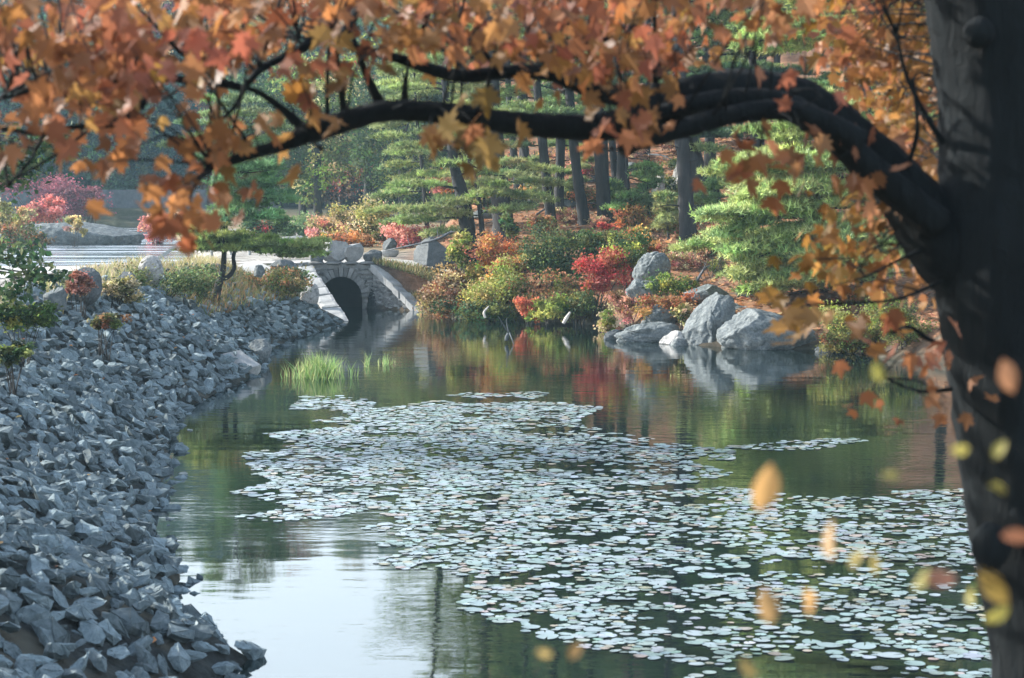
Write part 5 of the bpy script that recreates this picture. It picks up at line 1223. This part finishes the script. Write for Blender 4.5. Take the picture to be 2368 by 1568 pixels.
# ------------------------------------------------------------------ lily pads
def inpoly(poly, x, y): return inside(np.array(poly, float), x, y)
REG = [([(525, 938), (700, 916), (842, 914), (850, 945), (1010, 928), (1230, 932), (1375, 942), (1350, 985), (1500, 1012), (1705, 1040), (1690, 1060), (1560, 1062), (1695, 1092), (1600, 1112), (1400, 1130), (1300, 1190), (1150, 1215), (1000, 1225), (850, 1180), (640, 1216), (555, 1198), (690, 1172), (540, 1142), (620, 1108), (560, 1098), (600, 1062), (548, 1050), (690, 1030), (590, 1004), (820, 985), (700, 968), (850, 960), (740, 948)], .95),
       ([(835, 1225), (1000, 1190), (1200, 1180), (1350, 1220), (1330, 1300), (1180, 1330), (1040, 1330), (890, 1295), (960, 1270), (830, 1262), (930, 1245)], .66),
       ([(1090, 1200), (1300, 1140), (1690, 1128), (1900, 1150), (2235, 1150), (2300, 1340), (2420, 1600), (1500, 1600), (1650, 1545), (1350, 1500), (1150, 1450), (1060, 1400), (1110, 1330)], .42),
       ([(1055, 1408), (1200, 1380), (1420, 1372), (1620, 1400), (1750, 1440), (1700, 1482), (1480, 1495), (1280, 1478), (1130, 1440)], .70),
       ([(1025, 912), (1100, 907), (1180, 916), (1110, 922)], .5), ([(1170, 912), (1255, 903), (1290, 912), (1210, 922)], .7), ([(1690, 1032), (1850, 1018), (2000, 1014), (1960, 1030), (1780, 1040)], .6), ([(1380, 1100), (1560, 1090), (1690, 1094), (1560, 1104)], .6), ([(2040, 1140), (2230, 1130), (2240, 1250), (2060, 1240)], .5), ([(1450, 1018), (1560, 1022), (1710, 1042), (1560, 1048)], .9)]
rg = np.random.default_rng(12)
n = 260000; Xp = rg.uniform(-4.5, 7.5, n); Yp = rg.uniform(17.8, 50, n); px, py = proj(np.stack([Xp, Yp, np.zeros(n)], -1)); den = np.zeros(n)
px2 = px + 26 * vnoise(Xp, Yp, 1.6, 31); py2 = py + 5 * vnoise(Xp, Yp, 1.6, 32)
for poly, dn in REG: den = np.maximum(den, np.where(inpoly(poly, px2, py2), dn, 0))
den = den * np.clip(.95 + 1.1 * vnoise(Xp * .5, Yp * 1.3, 1.1, 33), .05, 1.5) * np.clip(.85 + 1.5 * vnoise(Xp * .8, Yp, 6.0, 35), .05, 1.5) * np.clip(.9 + 1.0 * vnoise(Xp * .6, Yp * 1.2, 3.0, 34), .08, 1.5)
ok = (rg.random(n) < den * .62) & (~inside(POND, Xp, Yp) == False) & (dist(POND, Xp, Yp) > .5)
Xp, Yp = Xp[ok], Yp[ok]; rp = np.clip((.068) * np.exp(rg.normal(0, .32, len(Xp))), .03, .14); cell = {}; keep = []
for k in range(len(Xp)):
    key = (int(Xp[k] / .26 + 1000), int(Yp[k] / .26)); good = True
    for a in (-1, 0, 1):
        for b in (-1, 0, 1):
            for j in cell.get((key[0] + a, key[1] + b), ()):
                if (Xp[k] - Xp[j]) ** 2 + (Yp[k] - Yp[j]) ** 2 < (.72 * (rp[k] + rp[j])) ** 2: good = False
    if good: cell.setdefault(key, []).append(k); keep.append(k)
Xp, Yp, rp = Xp[keep], Yp[keep], rp[keep]; print('pads', len(Xp))
def pad_shape(rg):
    m = 18; a = np.linspace(.12, 2 * math.pi - .12, m); r = 1 + .05 * np.sin(a * 3 + rg.uniform(0, 6)) + rg.normal(0, .015, m)
    z = .022 + .05 * np.maximum(0, np.sin(a * 2 + rg.uniform(0, 6))) * rg.random()
    V = np.concatenate([[(0.08, 0, .02)], np.stack([r * np.cos(a) * .55, r * np.sin(a) * .55, np.full(m, .02)], -1), np.stack([r * np.cos(a), r * np.sin(a) * .94, z], -1)])
    T = [(0, 1 + i, 2 + i) for i in range(m - 1)]; Q_ = [(1 + i, 1 + m + i, 2 + m + i, 2 + i) for i in range(m - 1)]
    return V, np.array(T), np.array(Q_)
mp, nt, out = newmat('lily_pad'); L = nt.links
oi = N(nt, 'ShaderNodeObjectInfo'); at_ = N(nt, 'ShaderNodeAttribute', attribute_name='tint')
p = N(nt, 'ShaderNodeBsdfPrincipled'); p.inputs['Roughness'].default_value = .38; p.inputs['Specular IOR Level'].default_value = .9; p.inputs['IOR'].default_value = 1.6
L.new(at_.outputs['Color'], p.inputs['Base Color']); L.new(p.outputs[0], out.inputs[0])
PADC = [(0.195, 0.254, 0.260), (0.218, 0.271, 0.286), (0.164, 0.230, 0.218), (0.242, 0.287, 0.302), (0.187, 0.238, 0.218)]; PADW = [(0.234, 0.221, 0.160), (0.250, 0.213, 0.185)]  # PADC: pale bluish tones put the sky's sheen into the pad colour
shapes = [pad_shape(rg) for _ in range(10)]; pm = []
for i, (v, t, q_) in enumerate(shapes):
    m_ = MB(); m_.add(v, t, q_, (PADC + PADC + PADW)[i] if i < 10 else PADC[0]); pm.append(m_.mesh('lily_pad', mp, True))
sx, sy = proj(np.stack([Xp, Yp, np.zeros(len(Xp))], -1)); inf = (sx > 10) & (sx < 2240) & (sy < 1560)
order = np.argsort(-np.where(inf, rp / Yp, 0)); single = set(order[:300].tolist()); mb = MB()
for k in range(len(Xp)):
    i = int(rg.integers(0, 10)); th = rg.uniform(0, 6.28); z = .006 + rg.uniform(0, .004); tx, ty = rg.normal(0, .03, 2)
    if k in single:
        o = bpy.data.objects.new('lily_pad', pm[i]); C.objects.link(o); o.location = (Xp[k], Yp[k], z); o.rotation_euler = (tx, ty, th); o.scale = (rp[k],) * 3
        tag(o, 'pale round lily pad floating among the nearest pads of the pond', 'lily pad', 'nearest floating lily pads')
    else:
        v, t, q_ = shapes[i]; Mx = np.array(Matrix.Rotation(tx, 3, 'X') @ Matrix.Rotation(ty, 3, 'Y') @ Matrix.Rotation(th, 3, 'Z'))
        cc = palette(1, PADC if rg.random() < .86 else PADW, rg, .14)[0]
        mb.add(v @ Mx.T * rp[k] + np.array((Xp[k], Yp[k], z)), t, q_, cc)
tag(obj('lily_pad_mat', mb.mesh('lily_pad_mat', mp, True)), 'smaller looking lily pads carpeting the middle of the pond', 'lily pads', None, 'stuff')

# ------------------------------------------------------------------ air, light, camera
USE_HAZE = True
if USE_HAZE:
    mb = MB(); X0, X1, Y0, Y1, Z0, Z1 = -230, 230, -65, 910, -3, 130
    V = [(x, y, z) for x in (X0, X1) for y in (Y0, Y1) for z in (Z0, Z1)]
    mb.add(V, None, [(0, 1, 3, 2), (4, 6, 7, 5), (0, 4, 5, 1), (2, 3, 7, 6), (0, 2, 6, 4), (1, 5, 7, 3)])
    mh, nt, out = newmat('thin_haze'); pv = N(nt, 'ShaderNodeVolumePrincipled'); pv.inputs['Color'].default_value = (.55, .84, 1, 1); pv.inputs['Density'].default_value = HAZE; pv.inputs['Anisotropy'].default_value = .3
    nt.links.new(pv.outputs[0], out.inputs['Volume']); tag(obj('haze', mb.mesh('haze', mh)), 'thin blue haze in the valley air', 'haze', None, 'stuff')
S = bpy.context.scene
w = bpy.data.worlds.new('World'); S.world = w; w.use_nodes = True; nt = w.node_tree; nt.nodes.clear(); L = nt.links
sky = nt.nodes.new('ShaderNodeTexSky'); sky.sky_type = 'NISHITA'; sky.sun_disc = False; sky.sun_elevation = SUN_EL; sky.sun_rotation = SUN_AZ
sky.air_density = 1.2; sky.dust_density = 2.0; sky.ozone_density = 1.5; sky.altitude = 100
bg = nt.nodes.new('ShaderNodeBackground'); bg.inputs['Strength'].default_value = SKY; wo = nt.nodes.new('ShaderNodeOutputWorld')
tc = N(nt, 'ShaderNodeTexCoord'); mpv = N(nt, 'ShaderNodeVectorMath', operation='MULTIPLY'); L.new(tc.outputs['Generated'], mpv.inputs[0]); mpv.inputs[1].default_value = (1, 1, 2.6)
cn = noise_tex(nt, 2.2, 6, .55, mpv.outputs[0], .4); cf = ramp(nt, cn.outputs[0], [(.25, (.45, .45, .45)), (.7, (.95, .95, .95))])
sz = N(nt, 'ShaderNodeSeparateXYZ'); L.new(tc.outputs['Generated'], sz.inputs[0])
hz = ramp(nt, sz.outputs[2], [(.12, (1, 1, 1)), (.55, (.12, .12, .12))]); cm = mixc(nt, 1.0, cf, hz, 'MULTIPLY')
L.new(mixc(nt, cm, sky.outputs[0], (7.3, 7.6, 8.0)), bg.inputs[0]); L.new(bg.outputs[0], wo.inputs[0])
sd = Vector((math.sin(SUN_AZ) * math.cos(SUN_EL), math.cos(SUN_AZ) * math.cos(SUN_EL), math.sin(SUN_EL)))
lt = bpy.data.lights.new('sun', 'SUN'); lt.energy = SUN; lt.angle = math.radians(.6); lt.color = (1, .97, .91)
so = bpy.data.objects.new('sun', lt); C.objects.link(so); so.rotation_euler = (-sd).to_track_quat('-Z', 'Y').to_euler(); so.location = (-60, 40, 60)
cd = bpy.data.cameras.new('camera'); co = bpy.data.objects.new('camera', cd); C.objects.link(co)
co.location = (0, 0, HC); co.rotation_euler = (math.pi / 2 - PITCH, 0, 0); cd.sensor_width = 36; cd.lens = F / 2367 * 36; cd.clip_end = 2000; cd.clip_start = .1
cd.dof.use_dof = True; cd.dof.focus_distance = 60; cd.dof.aperture_fstop = FSTOP
S.camera = co
S.view_settings.view_transform = 'Standard'; S.view_settings.look = 'None'; S.view_settings.exposure = EXPO; S.view_settings.gamma = 1
S.cycles.use_denoising = True
S.cycles.max_bounces = 8; S.cycles.transparent_max_bounces = 8; S.cycles.volume_bounces = 0; S.cycles.diffuse_bounces = 3
S.cycles.sample_clamp_indirect = 4
